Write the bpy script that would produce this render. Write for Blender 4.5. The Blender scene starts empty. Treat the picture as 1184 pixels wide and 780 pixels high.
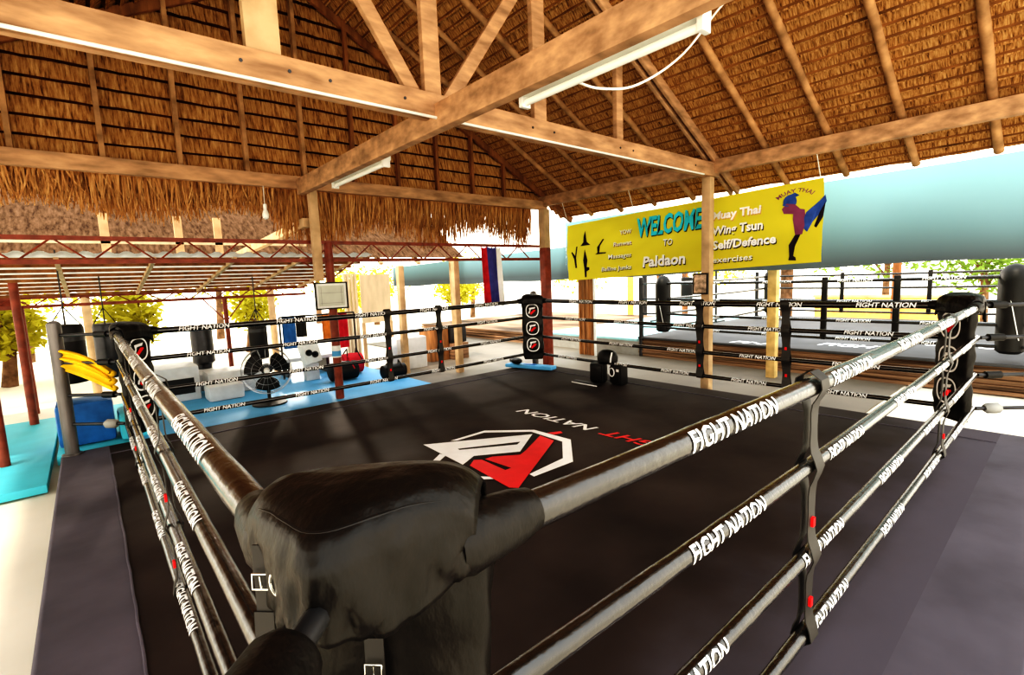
import bpy, bmesh, math, random
from mathutils import Vector, Matrix
random.seed(7)
SC = bpy.context.scene
COL = SC.collection
PI = math.pi

# ------------------------------------------------------------------ materials
def mat(name, col, rough=.6, spec=.4, metal=0, var=.15, scale=(6, 6, 6), bump=0, bscale=None, coat=0, detail=4, col2=None, emit=0):
    m = bpy.data.materials.new(name); m.use_nodes = True
    nt = m.node_tree; N = nt.nodes; L = nt.links
    b = N['Principled BSDF']
    tc = N.new('ShaderNodeTexCoord'); mp = N.new('ShaderNodeMapping'); mp.inputs['Scale'].default_value = scale
    no = N.new('ShaderNodeTexNoise'); no.inputs['Scale'].default_value = 1; no.inputs['Detail'].default_value = detail
    L.new(tc.outputs['Object'], mp.inputs['Vector']); L.new(mp.outputs['Vector'], no.inputs['Vector'])
    rp = N.new('ShaderNodeValToRGB'); rp.color_ramp.elements[0].position = .3; rp.color_ramp.elements[1].position = .7
    c2 = col2 or tuple(max(0, c * (1 - var * 2)) for c in col)
    c1 = tuple(min(1, c * (1 + var)) for c in col)
    rp.color_ramp.elements[0].color = (*c2, 1); rp.color_ramp.elements[1].color = (*c1, 1)
    L.new(no.outputs['Fac'], rp.inputs['Fac']); L.new(rp.outputs['Color'], b.inputs['Base Color'])
    b.inputs['Roughness'].default_value = rough; b.inputs['Metallic'].default_value = metal
    b.inputs['Specular IOR Level'].default_value = spec; b.inputs['Coat Weight'].default_value = coat
    b.inputs['Coat Roughness'].default_value = .15
    if emit:
        L.new(rp.outputs['Color'], b.inputs['Emission Color']); b.inputs['Emission Strength'].default_value = emit
    if bump:
        n2 = no
        if bscale:
            mp2 = N.new('ShaderNodeMapping'); mp2.inputs['Scale'].default_value = bscale
            n2 = N.new('ShaderNodeTexNoise'); n2.inputs['Scale'].default_value = 1; n2.inputs['Detail'].default_value = 5
            L.new(tc.outputs['Object'], mp2.inputs['Vector']); L.new(mp2.outputs['Vector'], n2.inputs['Vector'])
        bp = N.new('ShaderNodeBump'); bp.inputs['Strength'].default_value = bump; bp.inputs['Distance'].default_value = .02
        L.new(n2.outputs['Fac'], bp.inputs['Height']); L.new(bp.outputs['Normal'], b.inputs['Normal'])
    return m

def cloth_mat(name, col, trans=.5, col_top=None):
    m = bpy.data.materials.new(name); m.use_nodes = True
    nt = m.node_tree; N = nt.nodes; L = nt.links
    out = N['Material Output']; N.remove(N['Principled BSDF'])
    tc = N.new('ShaderNodeTexCoord'); no = N.new('ShaderNodeTexNoise'); no.inputs['Scale'].default_value = 1.3
    L.new(tc.outputs['Object'], no.inputs['Vector'])
    rp = N.new('ShaderNodeValToRGB')
    rp.color_ramp.elements[0].color = (*[c * .85 for c in col], 1); rp.color_ramp.elements[1].color = (*col, 1)
    L.new(no.outputs['Fac'], rp.inputs['Fac'])
    if col_top:   # bright glare painted into the cloth colour towards its upper hem
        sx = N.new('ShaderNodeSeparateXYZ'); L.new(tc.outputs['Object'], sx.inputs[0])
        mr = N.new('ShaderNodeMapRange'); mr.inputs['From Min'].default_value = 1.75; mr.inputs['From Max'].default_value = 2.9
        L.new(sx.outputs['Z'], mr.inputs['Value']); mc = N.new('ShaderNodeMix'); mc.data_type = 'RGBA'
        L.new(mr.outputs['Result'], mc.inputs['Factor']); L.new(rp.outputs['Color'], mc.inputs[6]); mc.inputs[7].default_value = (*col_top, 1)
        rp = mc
    oc = rp.outputs['Color'] if not col_top else rp.outputs[2]
    d = N.new('ShaderNodeBsdfDiffuse'); t = N.new('ShaderNodeBsdfTranslucent'); mx = N.new('ShaderNodeMixShader')
    mx.inputs['Fac'].default_value = trans
    L.new(oc, d.inputs['Color']); L.new(oc, t.inputs['Color'])
    L.new(d.outputs[0], mx.inputs[1]); L.new(t.outputs[0], mx.inputs[2]); L.new(mx.outputs[0], out.inputs['Surface'])
    return m

M = {}
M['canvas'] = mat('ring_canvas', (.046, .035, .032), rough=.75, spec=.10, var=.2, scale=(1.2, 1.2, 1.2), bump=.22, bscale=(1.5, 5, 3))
def skylit_edge(m, col):      # skylight falloff painted into the canvas colour, along the near right side
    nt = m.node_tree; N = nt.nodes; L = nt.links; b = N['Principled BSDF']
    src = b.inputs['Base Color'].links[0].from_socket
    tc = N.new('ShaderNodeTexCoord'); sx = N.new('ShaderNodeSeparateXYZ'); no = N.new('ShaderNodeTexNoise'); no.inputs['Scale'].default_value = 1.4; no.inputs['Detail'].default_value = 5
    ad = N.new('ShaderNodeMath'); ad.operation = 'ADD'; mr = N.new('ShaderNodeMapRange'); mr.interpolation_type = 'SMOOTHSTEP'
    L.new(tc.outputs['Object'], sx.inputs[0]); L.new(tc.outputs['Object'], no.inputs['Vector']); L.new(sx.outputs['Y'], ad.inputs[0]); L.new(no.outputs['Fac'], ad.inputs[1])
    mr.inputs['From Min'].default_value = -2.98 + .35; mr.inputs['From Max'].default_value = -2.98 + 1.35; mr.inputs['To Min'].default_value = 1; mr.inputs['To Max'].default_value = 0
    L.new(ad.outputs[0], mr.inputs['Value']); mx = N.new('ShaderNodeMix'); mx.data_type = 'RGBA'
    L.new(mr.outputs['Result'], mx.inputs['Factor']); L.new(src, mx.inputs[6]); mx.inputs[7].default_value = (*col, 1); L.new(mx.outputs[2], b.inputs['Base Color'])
skylit_edge(M['canvas'], (.10, .09, .11))
M['canvas_edge'] = mat('apron_canvas', (.115, .104, .128), rough=.7, spec=.2, var=.15, scale=(1.5, 1.5, 1.5), bump=.4, bscale=(1.5, 4, 3))  # light reaching the near apron strips is painted in as a paler canvas
M['vinyl'] = mat('black_vinyl', (.011, .009, .008), rough=.42, spec=.3, var=.2, scale=(9, 9, 9), bump=.8, bscale=(9, 9, 5), coat=.05)
M['rope'] = mat('rope_cover', (.012, .010, .009), rough=.25, spec=.7, var=.2, scale=(12, 12, 12), bump=.25, bscale=(25, 25, 25), coat=.6)
M['black'] = mat('matte_black', (.010, .009, .009), rough=.5, spec=.4)
M['strap'] = mat('black_strap', (.03, .027, .025), rough=.5, spec=.5)
M['white'] = mat('white_print', (.9, .88, .85), rough=.6, spec=.2, var=.03)
M['red'] = mat('red_print', (.75, .02, .025), rough=.55, spec=.2, var=.05)
M['wood'] = mat('sawn_timber', (.54, .325, .19), rough=.75, spec=.2, var=.22, scale=(3, 6, 12), bump=.15, bscale=(20, 20, 20))
M['wood_l'] = mat('pale_timber', (.60, .42, .255), rough=.75, spec=.2, var=.15, scale=(4, 4, 4), bump=.1)
M['wood_d'] = mat('dark_timber', (.30, .13, .055), rough=.75, spec=.2, var=.25, scale=(9, 9, 2), bump=.2)
M['pole'] = mat('rafter_pole', (.47, .27, .14), rough=.8, spec=.15, var=.25, scale=(5, 5, 5), bump=.2)
M['redsteel'] = mat('red_oxide_steel', (.27, .062, .035), rough=.5, spec=.4, var=.2, scale=(8, 8, 8))
M['steel'] = mat('galvanised_steel', (.5, .5, .52), rough=.3, spec=.5, metal=.8, var=.15)
M['dsteel'] = mat('dark_steel', (.06, .06, .065), rough=.35, spec=.5, metal=.6)
M['post'] = mat('ring_post_paint', (.16, .145, .14), rough=.3, spec=.5, metal=.3, var=.3, scale=(14, 14, 1.5))
M['chrome'] = mat('buckle_chrome', (.85, .84, .8), rough=.15, metal=1, var=.03)
M['floor'] = mat('concrete_floor', (.185, .158, .125), rough=.55, spec=.3, var=.08, scale=(1.5, 1.5, 1.5), bump=.05)
M['ground'] = mat('pale_ground', (.82, .76, .64), rough=.8, spec=.1, var=.06, scale=(.8, .8, .8), bump=.1)
M['cyan'] = mat('cyan_mat', (.10, .56, .66), rough=.55, spec=.25, var=.06, scale=(2, 2, 2))
M['blue'] = mat('blue_mat', (.12, .40, .66), rough=.55, spec=.25, var=.06, scale=(2, 2, 2))
M['dblue'] = mat('deep_blue', (.03, .16, .42), rough=.5, spec=.3)
M['grey'] = mat('grey_render', (.36, .35, .32), rough=.7, spec=.2, var=.08)
M['palegrey'] = mat('pale_grey_foam', (.66, .66, .66), rough=.6, spec=.2, var=.06)
M['sheet'] = cloth_mat('corrugated_sheet', (.62, .58, .50), .35)
M['yellow'] = mat('yellow_cloth', (.85, .52, .03), rough=.7, spec=.2, var=.1)
M['ywall'] = mat('orange_panel', (.80, .47, .14), rough=.7, spec=.2, var=.08)
M['tan'] = mat('tan_board', (.68, .55, .38), rough=.7, spec=.2, var=.08, scale=(8, 8, 2))
M['bamboo'] = mat('bamboo_slats', (.42, .20, .085), rough=.6, spec=.3, var=.3, scale=(14, 14, 1.5), bump=.2)
M['plank'] = mat('brown_planks', (.33, .20, .125), rough=.7, spec=.2, var=.42, scale=(1.2, .5, 16))
M['cabinet_white'] = mat('white_enamel', (.82, .8, .74), rough=.4, spec=.4, var=.04)
M['tube_glass'] = mat('tube_glass', (.95, .93, .85), rough=.2, spec=.5, var=.02)
M['orange'] = mat('orange_cloth', (.75, .25, .06), rough=.8, spec=.1)
M['redcloth'] = mat('red_cloth', (.6, .03, .05), rough=.7, spec=.2)
M['flagblue'] = mat('flag_blue', (.08, .08, .28), rough=.8, spec=.1)
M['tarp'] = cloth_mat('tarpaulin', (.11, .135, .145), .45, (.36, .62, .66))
M['banner'] = cloth_mat('banner_vinyl', (1.0, .80, .085), .55)
M['btext_w'] = mat('banner_white', (.95, .93, .9), rough=.7, spec=.1, var=.02)
M['btext_k'] = mat('banner_black', (.03, .02, .03), rough=.7, spec=.1, var=.02)
M['btext_c'] = mat('banner_cyan', (.06, .66, .78), rough=.7, spec=.1, var=.03)
M['btext_p'] = mat('banner_purple', (.28, .08, .16), rough=.7, spec=.1, var=.1)
M['btext_b'] = mat('banner_blue', (.06, .13, .42), rough=.7, spec=.1, var=.2)
M['paper'] = mat('paper', (.62, .62, .54), rough=.8, spec=.1, var=.04)
M['photo'] = mat('photo_print', (.62, .45, .32), rough=.5, spec=.3, var=.4, scale=(14, 14, 14))
M['leaf'] = cloth_mat('leaves', (.60, .56, .09), .5)
M['leaf2'] = cloth_mat('leaves_dark', (.22, .32, .08), .45)
M['bark'] = mat('bark', (.22, .13, .08), rough=.9, spec=.1, var=.3)

def thatch_mat(name, sc, base=(.47, .232, .085), dark=(.09, .03, .01), hi=(.74, .46, .21)):
    m = bpy.data.materials.new(name); m.use_nodes = True
    nt = m.node_tree; N = nt.nodes; L = nt.links; b = N['Principled BSDF']
    tc = N.new('ShaderNodeTexCoord'); mp = N.new('ShaderNodeMapping'); mp.inputs['Scale'].default_value = sc
    no = N.new('ShaderNodeTexNoise'); no.inputs['Scale'].default_value = 1; no.inputs['Detail'].default_value = 6; no.inputs['Roughness'].default_value = .65
    L.new(tc.outputs['Object'], mp.inputs['Vector']); L.new(mp.outputs['Vector'], no.inputs['Vector'])
    rp = N.new('ShaderNodeValToRGB'); e = rp.color_ramp.elements
    e[0].position = .33; e[0].color = (*dark, 1); e[1].position = .68; e[1].color = (*hi, 1)
    k = e.new(.48); k.color = (*base, 1)
    L.new(no.outputs['Fac'], rp.inputs['Fac']); L.new(rp.outputs['Color'], b.inputs['Base Color'])
    b.inputs['Roughness'].default_value = .9; b.inputs['Specular IOR Level'].default_value = .1
    bp = N.new('ShaderNodeBump'); bp.inputs['Strength'].default_value = .9; bp.inputs['Distance'].default_value = .03
    L.new(no.outputs['Fac'], bp.inputs['Height']); L.new(bp.outputs['Normal'], b.inputs['Normal'])
    return m
M['thatch'] = thatch_mat('roof_thatch', (9, 60, 9))
M['thatch_g'] = thatch_mat('gable_thatch', (38, 8, 4))
M['fringe'] = thatch_mat('thatch_reed', (30, 30, 2.5), base=(.50, .25, .10), hi=(.75, .47, .22))
M['gap'] = mat('thatch_shadow_gap', (.07, .022, .008), rough=.95, spec=.05, var=.3)
M['batten'] = mat('bamboo_batten', (.30, .13, .045), rough=.7, spec=.2, var=.3, scale=(8, 3, 8))
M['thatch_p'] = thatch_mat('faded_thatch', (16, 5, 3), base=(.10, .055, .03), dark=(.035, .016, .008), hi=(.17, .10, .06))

# ------------------------------------------------------------------ mesh builder
class MB:
    def __init__(s): s.v = []; s.f = []; s.mi = []; s.cur = 0
    def add(s, vs, fs):
        o = len(s.v); s.v += [tuple(v) for v in vs]
        for f in fs: s.f.append([i + o for i in f]); s.mi.append(s.cur)
        return s
    def box(s, c, d, rot=None, bev=0):
        bm = bmesh.new(); bmesh.ops.create_cube(bm, size=1)
        bmesh.ops.scale(bm, vec=d, verts=bm.verts)
        if bev: bmesh.ops.bevel(bm, geom=bm.edges[:], offset=bev, segments=2, affect='EDGES', profile=.6)
        if rot is not None: bmesh.ops.rotate(bm, cent=(0, 0, 0), matrix=rot, verts=bm.verts)
        bmesh.ops.translate(bm, vec=c, verts=bm.verts)
        return s.bm(bm)
    def bm(s, bm):
        bm.verts.index_update()
        s.add([v.co[:] for v in bm.verts], [[v.index for v in f.verts] for f in bm.faces]); bm.free(); return s
    def bb(s, a, b, bev=0):
        return s.box([(a[i] + b[i]) / 2 for i in range(3)], [abs(b[i] - a[i]) for i in range(3)], None, bev)
    def bar(s, p, q, w, h, up=(0, 0, 1), bev=0):
        p, q = Vector(p), Vector(q); x = (q - p).normalized(); u = Vector(up)
        y = u.cross(x)
        if y.length < 1e-4: y = Vector((0, 1, 0)).cross(x)
        y.normalize(); z = x.cross(y)
        R = Matrix((x, y, z)).transposed()
        return s.box((p + q) / 2, ((q - p).length, w, h), R, bev)
    def tube(s, pts, r, n=12, caps=True):
        pts = [Vector(p) for p in pts]; rs = r if isinstance(r, (list, tuple)) else [r] * len(pts)
        vs = []; fs = []; prev = None
        for i, p in enumerate(pts):
            t = (pts[min(i + 1, len(pts) - 1)] - pts[max(i - 1, 0)]).normalized()
            if prev is None:
                a = Vector((0, 0, 1)) if abs(t.z) < .9 else Vector((1, 0, 0))
                nx = a.cross(t).normalized()
            else: nx = (prev - t * prev.dot(t)).normalized()
            prev = nx; ny = t.cross(nx)
            for k in range(n):
                a = 2 * PI * k / n; vs.append(p + (nx * math.cos(a) + ny * math.sin(a)) * rs[i])
        for i in range(len(pts) - 1):
            for k in range(n):
                a, b = i * n + k, i * n + (k + 1) % n; fs.append([a, b, b + n, a + n])
        if caps:
            fs.append(list(range(n))[::-1]); m = (len(pts) - 1) * n; fs.append([m + k for k in range(n)])
        return s.add(vs, fs)
    def lathe(s, c, prof, n=20, axis='z', sc=(1, 1)):
        vs = []; fs = []
        for r, h in prof:
            for k in range(n):
                a = 2 * PI * k / n; x, y = r * math.cos(a) * sc[0], r * math.sin(a) * sc[1]
                p = {'z': (x, y, h), 'y': (x, h, y), 'x': (h, x, y)}[axis]
                vs.append((c[0] + p[0], c[1] + p[1], c[2] + p[2]))
        for i in range(len(prof) - 1):
            for k in range(n):
                a, b = i * n + k, i * n + (k + 1) % n; fs.append([a, b, b + n, a + n])
        fs.append(list(range(n))[::-1]); m = (len(prof) - 1) * n; fs.append([m + k for k in range(n)])
        return s.add(vs, fs)
    def grid(s, fn, nu, nv):
        vs = [fn(i / nu, j / nv) for i in range(nu + 1) for j in range(nv + 1)]
        fs = [[i * (nv + 1) + j, (i + 1) * (nv + 1) + j, (i + 1) * (nv + 1) + j + 1, i * (nv + 1) + j + 1] for i in range(nu) for j in range(nv)]
        return s.add(vs, fs)
    def poly(s, pts): return s.add(pts, [list(range(len(pts)))])
    def sphere(s, c, r, n=16, m=10):
        prof = [(math.sin(PI * i / m) * 1 + 1e-4, -math.cos(PI * i / m)) for i in range(m + 1)]
        vs = []; fs = []
        for a, h in prof:
            for k in range(n):
                t = 2 * PI * k / n; vs.append((c[0] + r[0] * a * math.cos(t), c[1] + r[1] * a * math.sin(t), c[2] + r[2] * h))
        for i in range(m):
            for k in range(n):
                a, b = i * n + k, i * n + (k + 1) % n; fs.append([a, b, b + n, a + n])
        return s.add(vs, fs)
    def build(s, name, mats, parent=None, local=False, smooth=True, ang=40):
        if not isinstance(mats, (list, tuple)): mats = [mats]
        me = bpy.data.meshes.new(name)
        o = Vector((0, 0, 0))
        if parent is not None and not local: o = Vector(parent.get('_o', (0, 0, 0)))
        me.from_pydata([tuple(Vector(v) - o) for v in s.v], [], s.f)
        for m in mats: me.materials.append(m)
        me.polygons.foreach_set('material_index', s.mi)
        if smooth:
            me.polygons.foreach_set('use_smooth', [True] * len(me.polygons)); me.set_sharp_from_angle(angle=math.radians(ang))
        me.update()
        ob = bpy.data.objects.new(name, me); COL.objects.link(ob)
        if parent is not None: ob.parent = parent; ob['_o'] = tuple(o)
        return ob

def tag(o, label=None, cat=None, group=None, kind=None):
    if label: o['label'] = label
    if cat: o['category'] = cat
    if group: o['group'] = group
    if kind: o['kind'] = kind
    return o
def thing(name, loc, label, cat, group=None, rz=0):
    o = bpy.data.objects.new(name, None); COL.objects.link(o); o.location = loc; o.rotation_euler = (0, 0, rz)
    o.empty_display_size = .1; o['_o'] = tuple(loc)
    return tag(o, label, cat, group)
def struct(name, mb, m, parent=None, **k):
    o = mb.build(name, m, parent, **k); o['kind'] = 'structure'; return o
def dup(root, loc, rz, label):
    r = root.copy(); COL.objects.link(r); r.location = loc; r.rotation_euler = (0, 0, rz); r['label'] = label; r['_o'] = tuple(loc)
    for ch in list(root.children):
        c = ch.copy(); COL.objects.link(c); c.parent = r
        for g in list(ch.children):
            d = g.copy(); COL.objects.link(d); d.parent = c
    return r

def text_mesh(txt, size=1, shear=0, off=0, res=2, slices=0):
    cu = bpy.data.curves.new('lettering', 'FONT'); cu.body = txt; cu.size = size; cu.shear = shear; cu.offset = off
    cu.resolution_u = res; cu.align_x = 'LEFT'
    ob = bpy.data.objects.new('lettering', cu); COL.objects.link(ob)
    bpy.context.view_layer.update()
    dg = bpy.context.evaluated_depsgraph_get()
    me = bpy.data.meshes.new_from_object(ob.evaluated_get(dg))
    bm = bmesh.new(); bm.from_mesh(me)
    for k in range(1, slices):
        bmesh.ops.bisect_plane(bm, geom=bm.verts[:] + bm.edges[:] + bm.faces[:], plane_co=(0, -.15 * size + k * size * 1.0 / slices, 0), plane_no=(0, 1, 0))
    vs = [v.co.copy() for v in bm.verts]; bm.verts.index_update()
    fs = [[v.index for v in f.verts] for f in bm.faces]; bm.free()
    bpy.data.objects.remove(ob); bpy.data.curves.remove(cu); bpy.data.meshes.remove(me)
    x0 = min(v.x for v in vs); x1 = max(v.x for v in vs)
    vs = [Vector((v.x - x0, v.y, 0)) for v in vs]
    return vs, fs, x1 - x0
def put_text(mb, txt, origin, ex, ey, height, width=None, shear=0, off=.01, nudge=None, align='L'):
    """flat lettering on a plane: ex along the line, ey up the letters"""
    vs, fs, w = text_mesh(txt, 1, shear, off)
    sy = height / .7; sx = (width / w) if width else sy
    ex, ey, o = Vector(ex), Vector(ey), Vector(origin)
    if nudge: o = o + Vector(nudge)
    sh = {'L': 0, 'R': -w * sx, 'C': -w * sx / 2}[align]
    mb.add([o + ex * (v.x * sx + sh) + ey * (v.y * sy) for v in vs], fs)

# ------------------------------------------------------------------ camera
cam = bpy.data.cameras.new('camera'); co = bpy.data.objects.new('camera', cam); COL.objects.link(co)
F = 570.398
cam.sensor_fit = 'HORIZONTAL'; cam.sensor_width = 36; cam.lens = F * 36 / 1184; cam.clip_start = .02; cam.clip_end = 300
r_ = Vector((.7557356, -.6537348, -.0386582)); u_ = Vector((.1067182, .0646971, .9921822)); f_ = Vector((.6461230, .7539529, -.1186593))
mw = Matrix((r_, u_, -f_)).transposed().to_4x4(); mw.translation = Vector((-.20154, -.62442, 1.70948))
co.matrix_world = mw
SC.camera = co

# ------------------------------------------------------------------ ring
RL = 5.967; W = .55; ZG = -.14
RH = [1.30, 1.0025, .653, .336]
RR = [.034, .026, .025, .025]

ring = thing('boxing_ring', (2.98, 2.98, ZG), 'near black boxing ring with four ropes and a logo on its canvas', 'boxing ring')
B0, B1 = -W, RL + W
mb = MB(); mb.bb((B0 + .02, B0 + .02, ZG), (B1 - .02, B1 - .02, -.03)); mb.build('platform', M['black'], ring)
# canvas inside the seam, with faint ripples
def cz(x, y):
    return .004 * math.sin(x * 1.7 + y * .6) * math.sin(y * 1.3) - .002
mb = MB()
S0, S1 = -.17, RL + .17
mb.grid(lambda a, b: (S0 + a * (S1 - S0), S0 + b * (S1 - S0), 0), 24, 24)
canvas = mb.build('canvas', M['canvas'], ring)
mb = MB()
def apron_strip(x0, y0, x1, y1):
    mb.grid(lambda a, b: (x0 + a * (x1 - x0), y0 + b * (y1 - y0), .0), 12, 12)
apron_strip(B0, B0, S0, B1); apron_strip(S0, B0, B1, S0)
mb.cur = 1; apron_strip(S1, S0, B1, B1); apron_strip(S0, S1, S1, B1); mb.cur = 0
e = .028
for (p, q) in (((B0, B0), (B1, B0)), ((B1, B0), (B1, B1)), ((B1, B1), (B0, B1)), ((B0, B1), (B0, B0))):
    mb.tube([(p[0], p[1], -e), (q[0], q[1], -e)], e, 10)
mb.bb((B0 - .02, B0 - .02, ZG), (B0 + .01, B1 + .02, -e)); mb.bb((B1 - .01, B0 - .02, ZG), (B1 + .02, B1 + .02, -e))
mb.bb((B0, B0 - .02, ZG), (B1, B0 + .01, -e)); mb.bb((B0, B1 - .01, ZG), (B1, B1 + .02, -e))
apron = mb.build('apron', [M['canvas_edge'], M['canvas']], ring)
mb = MB()
def seam_pts(a, b, n=40):
    return [(a[0] + (b[0] - a[0]) * i / n + random.uniform(-.004, .004), a[1] + (b[1] - a[1]) * i / n + random.uniform(-.004, .004), .002) for i in range(n + 1)]
for a, b in (((S0, S0), (S0, S1)), ((S1, S0), (S1, S1)), ((S0, S1), (S1, S1))):
    mb.tube(seam_pts(a, b), .007, 6)
mb.build('seam', M['canvas_edge'], apron)

# printed logo on the canvas
def flat(mb, pts, z=.0045): mb.poly([(x, y, z) for x, y in pts])
def band(mb, out, inn, z):
    o = [(x, y, z) for x, y in out]; i = [(x, y, z) for x, y in inn]; n = len(o)
    mb.add(o + i, [[k, k + 1, n + k + 1, n + k] for k in range(n - 1)])
mb = MB(); zc = .0035
flat(mb, [(2.34, 3.85), (2.62, 3.68), (3.36, 3.25), (3.10, 3.085), (3.10, 3.16), (2.52, 3.47), (2.51, 3.43), (3.02, 3.12), (2.9, 2.94), (2.51, 3.18), (2.3, 3.07)], zc)
mb2 = MB()
flat(mb2, [(2.34, 3.85), (3.36, 3.25), (3.10, 3.16), (2.52, 3.47)], zc)
flat(mb2, [(2.34, 3.85), (2.52, 3.47), (2.51, 3.43), (2.51, 3.18), (2.3, 3.07)], zc)
flat(mb2, [(3.36, 3.25), (2.9, 2.94), (2.51, 3.18), (2.51, 3.43), (3.02, 3.12), (3.10, 3.16)], zc)
band(mb2, [(2.61, 3.74), (3.08, 3.75), (3.48, 3.35), (3.51, 2.82), (3.06, 2.38), (2.57, 2.39)], [(2.66, 3.69), (3.03, 3.69), (3.41, 3.32), (3.40, 2.84), (3.06, 2.51), (2.58, 2.46)], zc)
band(mb2, [(2.31, 3.48), (2.12, 3.34), (2.11, 2.76), (2.31, 2.59)], [(2.33, 3.40), (2.18, 3.3), (2.17, 2.82), (2.31, 2.66)], zc)
logo = mb2.build('logo', [M['white'], M['red']], canvas, smooth=False); logo['label'] = 'white and red octagon logo printed on the canvas'
mb = MB(); zr = .0055
flat(mb, [(3.38, 3.15), (3.36, 2.92), (2.32, 2.31), (2.27, 2.37), (2.49, 2.68), (2.56, 2.68), (2.84, 2.87), (2.96, 2.92)], zr)
flat(mb, [(2.27, 2.37), (2.33, 3.0), (2.44, 3.09), (2.50, 3.04), (2.49, 2.68)], zr)
flat(mb, [(2.56, 2.68), (2.53, 3.03), (2.62, 3.03), (2.84, 2.87)], zr)
flat(mb, [(3.49, 3.16), (3.64, 3.09), (3.61, 3.03), (3.51, 3.06)], zr)
lr = mb.build('logo', M['red'], canvas, smooth=False); lr['label'] = 'red arrow mark of the canvas logo'
mb = MB(); put_text(mb, 'FIGHT', (4.02, 1.82, .0045), (0, 1, 0), (-1, 0, 0), .17, .92, .25, .015)
t = mb.build('lettering', M['red'], canvas, smooth=False); t['label'] = 'red canvas lettering'
mb = MB(); put_text(mb, 'NATION', (4.02, 2.86, .0045), (0, 1, 0), (-1, 0, 0), .17, 1.24, .25, .015)
t = mb.build('lettering', M['white'], canvas, smooth=False); t['label'] = 'white canvas lettering'

# ropes with lettering
TXT = text_mesh('FIGHT NATION', 1, .18, .022, 2, 12)
def make_rope(p, q, r, run, n, starts, phi0, parent, size=.068, seed=0, letter=True):
    rnd = random.Random(seed)
    p, q = Vector(p), Vector(q); Lg = (q - p).length; d = (q - p) / Lg
    def axis(s):
        t = s / Lg; return p + d * s + Vector((0, 0, -.022 * 4 * t * (1 - t)))
    k = 72; pts = [axis(Lg * i / k) for i in range(k + 1)]
    rad = [r * (1 + rnd.uniform(-.035, .035)) for _ in range(k + 1)]
    mb = MB(); mb.tube(pts, rad, 16)
    rope = mb.build('rope', M['rope'], parent, ang=80)
    if letter:
        vs, fs, w = TXT; run, n = Vector(run), Vector(n); up = Vector((0, 0, 1))
        fwd = run.dot(d) > 0
        for s0 in starts:
            mb = MB()
            ph = phi0 + rnd.uniform(-.12, .12); out = []
            for v in vs:
                s = s0 + (v.x * size if fwd else -v.x * size)
                s = max(.05, min(Lg - .05, s))
                a = ph + (v.y - .35) * size / r
                out.append(axis(s) + (n * math.cos(a) + up * math.sin(a)) * (r * 1.04 + .0012))
            mb.add(out, fs)
            mb.build('lettering', M['white'], rope, smooth=False)
    return rope
for i in range(4):
    z, r = RH[i], RR[i]; sz = .072 if i == 0 else .062
    make_rope((0, 0, z), (RL, 0, z), r, (1, 0, 0), (0, -1, 0), [.86 + .02 * i + 1.02 * k for k in range(5)] if i < 2 else [.45 + .1 * i + 1.02 * k for k in range(5)], .42 if i == 0 else .35, ring, sz, 10 + i)
    make_rope((0, 0, z), (0, RL, z), r, (0, -1, 0), (-1, 0, 0), [1.25 + .28 * i + 1.05 * k for k in range(4)], .75, ring, sz, 20 + i)
    make_rope((0, RL, z), (RL, RL, z), r, (1, 0, 0), (0, -1, 0), [.55 + 1.02 * k + .05 * i for k in range(5)], .25, ring, sz, 30 + i)
    make_rope((RL, 0, z), (RL, RL, z), r, (0, -1, 0), (-1, 0, 0), [.95 + 1.02 * k + .1 * i for k in range(5)], .25, ring, sz, 40 + i)

# vertical spacer straps
def spacer(p, d, n, parent, seed=0, w=.06):
    rnd = random.Random(seed)
    p, d, n = Vector(p), Vector(d), Vector(n)
    mb = MB(); zs = []
    for i in range(3):
        for k in range(10):
            t = k / 10; z = RH[i] + (RH[i + 1] - RH[i]) * t - .018
            r = RR[i] * (1 - t) + RR[i + 1] * t
            g = r * (abs(math.cos(PI * t)) ** 9) + .005
            zs.append((z, g + .004, w * (.82 + .18 * abs(math.cos(PI * t)))))
    zs.append((RH[3] - .03, RR[3] + .008, w)); zs.append((RH[3] - .055, .008, w * .9))
    zs.insert(0, (RH[0] + RR[0] * .4, RR[0] + .004, w)); zs.insert(0, (RH[0] + RR[0] + .006, .004, w))
    lean = rnd.uniform(-.05, .02)
    for side in (1, -1):
        vs = []; fs = []
        for k, (z, g, ww) in enumerate(zs):
            o = p + d * (lean * (RH[0] - z)) + n * g * side + Vector((0, 0, z))
            for a, th in ((-.5, 0), (.5, 0), (.5, .004), (-.5, .004)):
                vs.append(o + d * a * ww + n * th * side)
        for k in range(len(zs) - 1):
            for a in range(4):
                b = (a + 1) % 4; fs.append([k * 4 + a, k * 4 + b, k * 4 + 4 + b, k * 4 + 4 + a])
        mb.add(vs, fs)
    s = mb.build('spacer_strap', M['strap'], parent)
    mb = MB()
    for k in (2, 3):
        z = RH[0] - .21 - .32 * (k - 1); 
        o = p + d * (lean * (RH[0] - z)) + n * .017 + Vector((0, 0, z))
        mb.cur = 0; mb.box(o, (1, 1, 1), Matrix((d * .022, n * .012, Vector((0, 0, .034)))).transposed())
    mb.build('logo', M['red'], s)
for k, s in enumerate((1.75, 4.45)): spacer((s, 0, 0), (1, 0, 0), (0, -1, 0), ring, k, .078)
for k, s in enumerate((2.1, 4.4)): spacer((0, s, 0), (0, 1, 0), (-1, 0, 0), ring, 3 + k, .035)
for k, s in enumerate((3.08, 3.95)): spacer((s, RL, 0), (1, 0, 0), (0, -1, 0), ring, 5 + k, .085)
for k, s in enumerate((1.65, 2.72)): spacer((RL, s, 0), (0, 1, 0), (-1, 0, 0), ring, 8 + k, .095)

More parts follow.
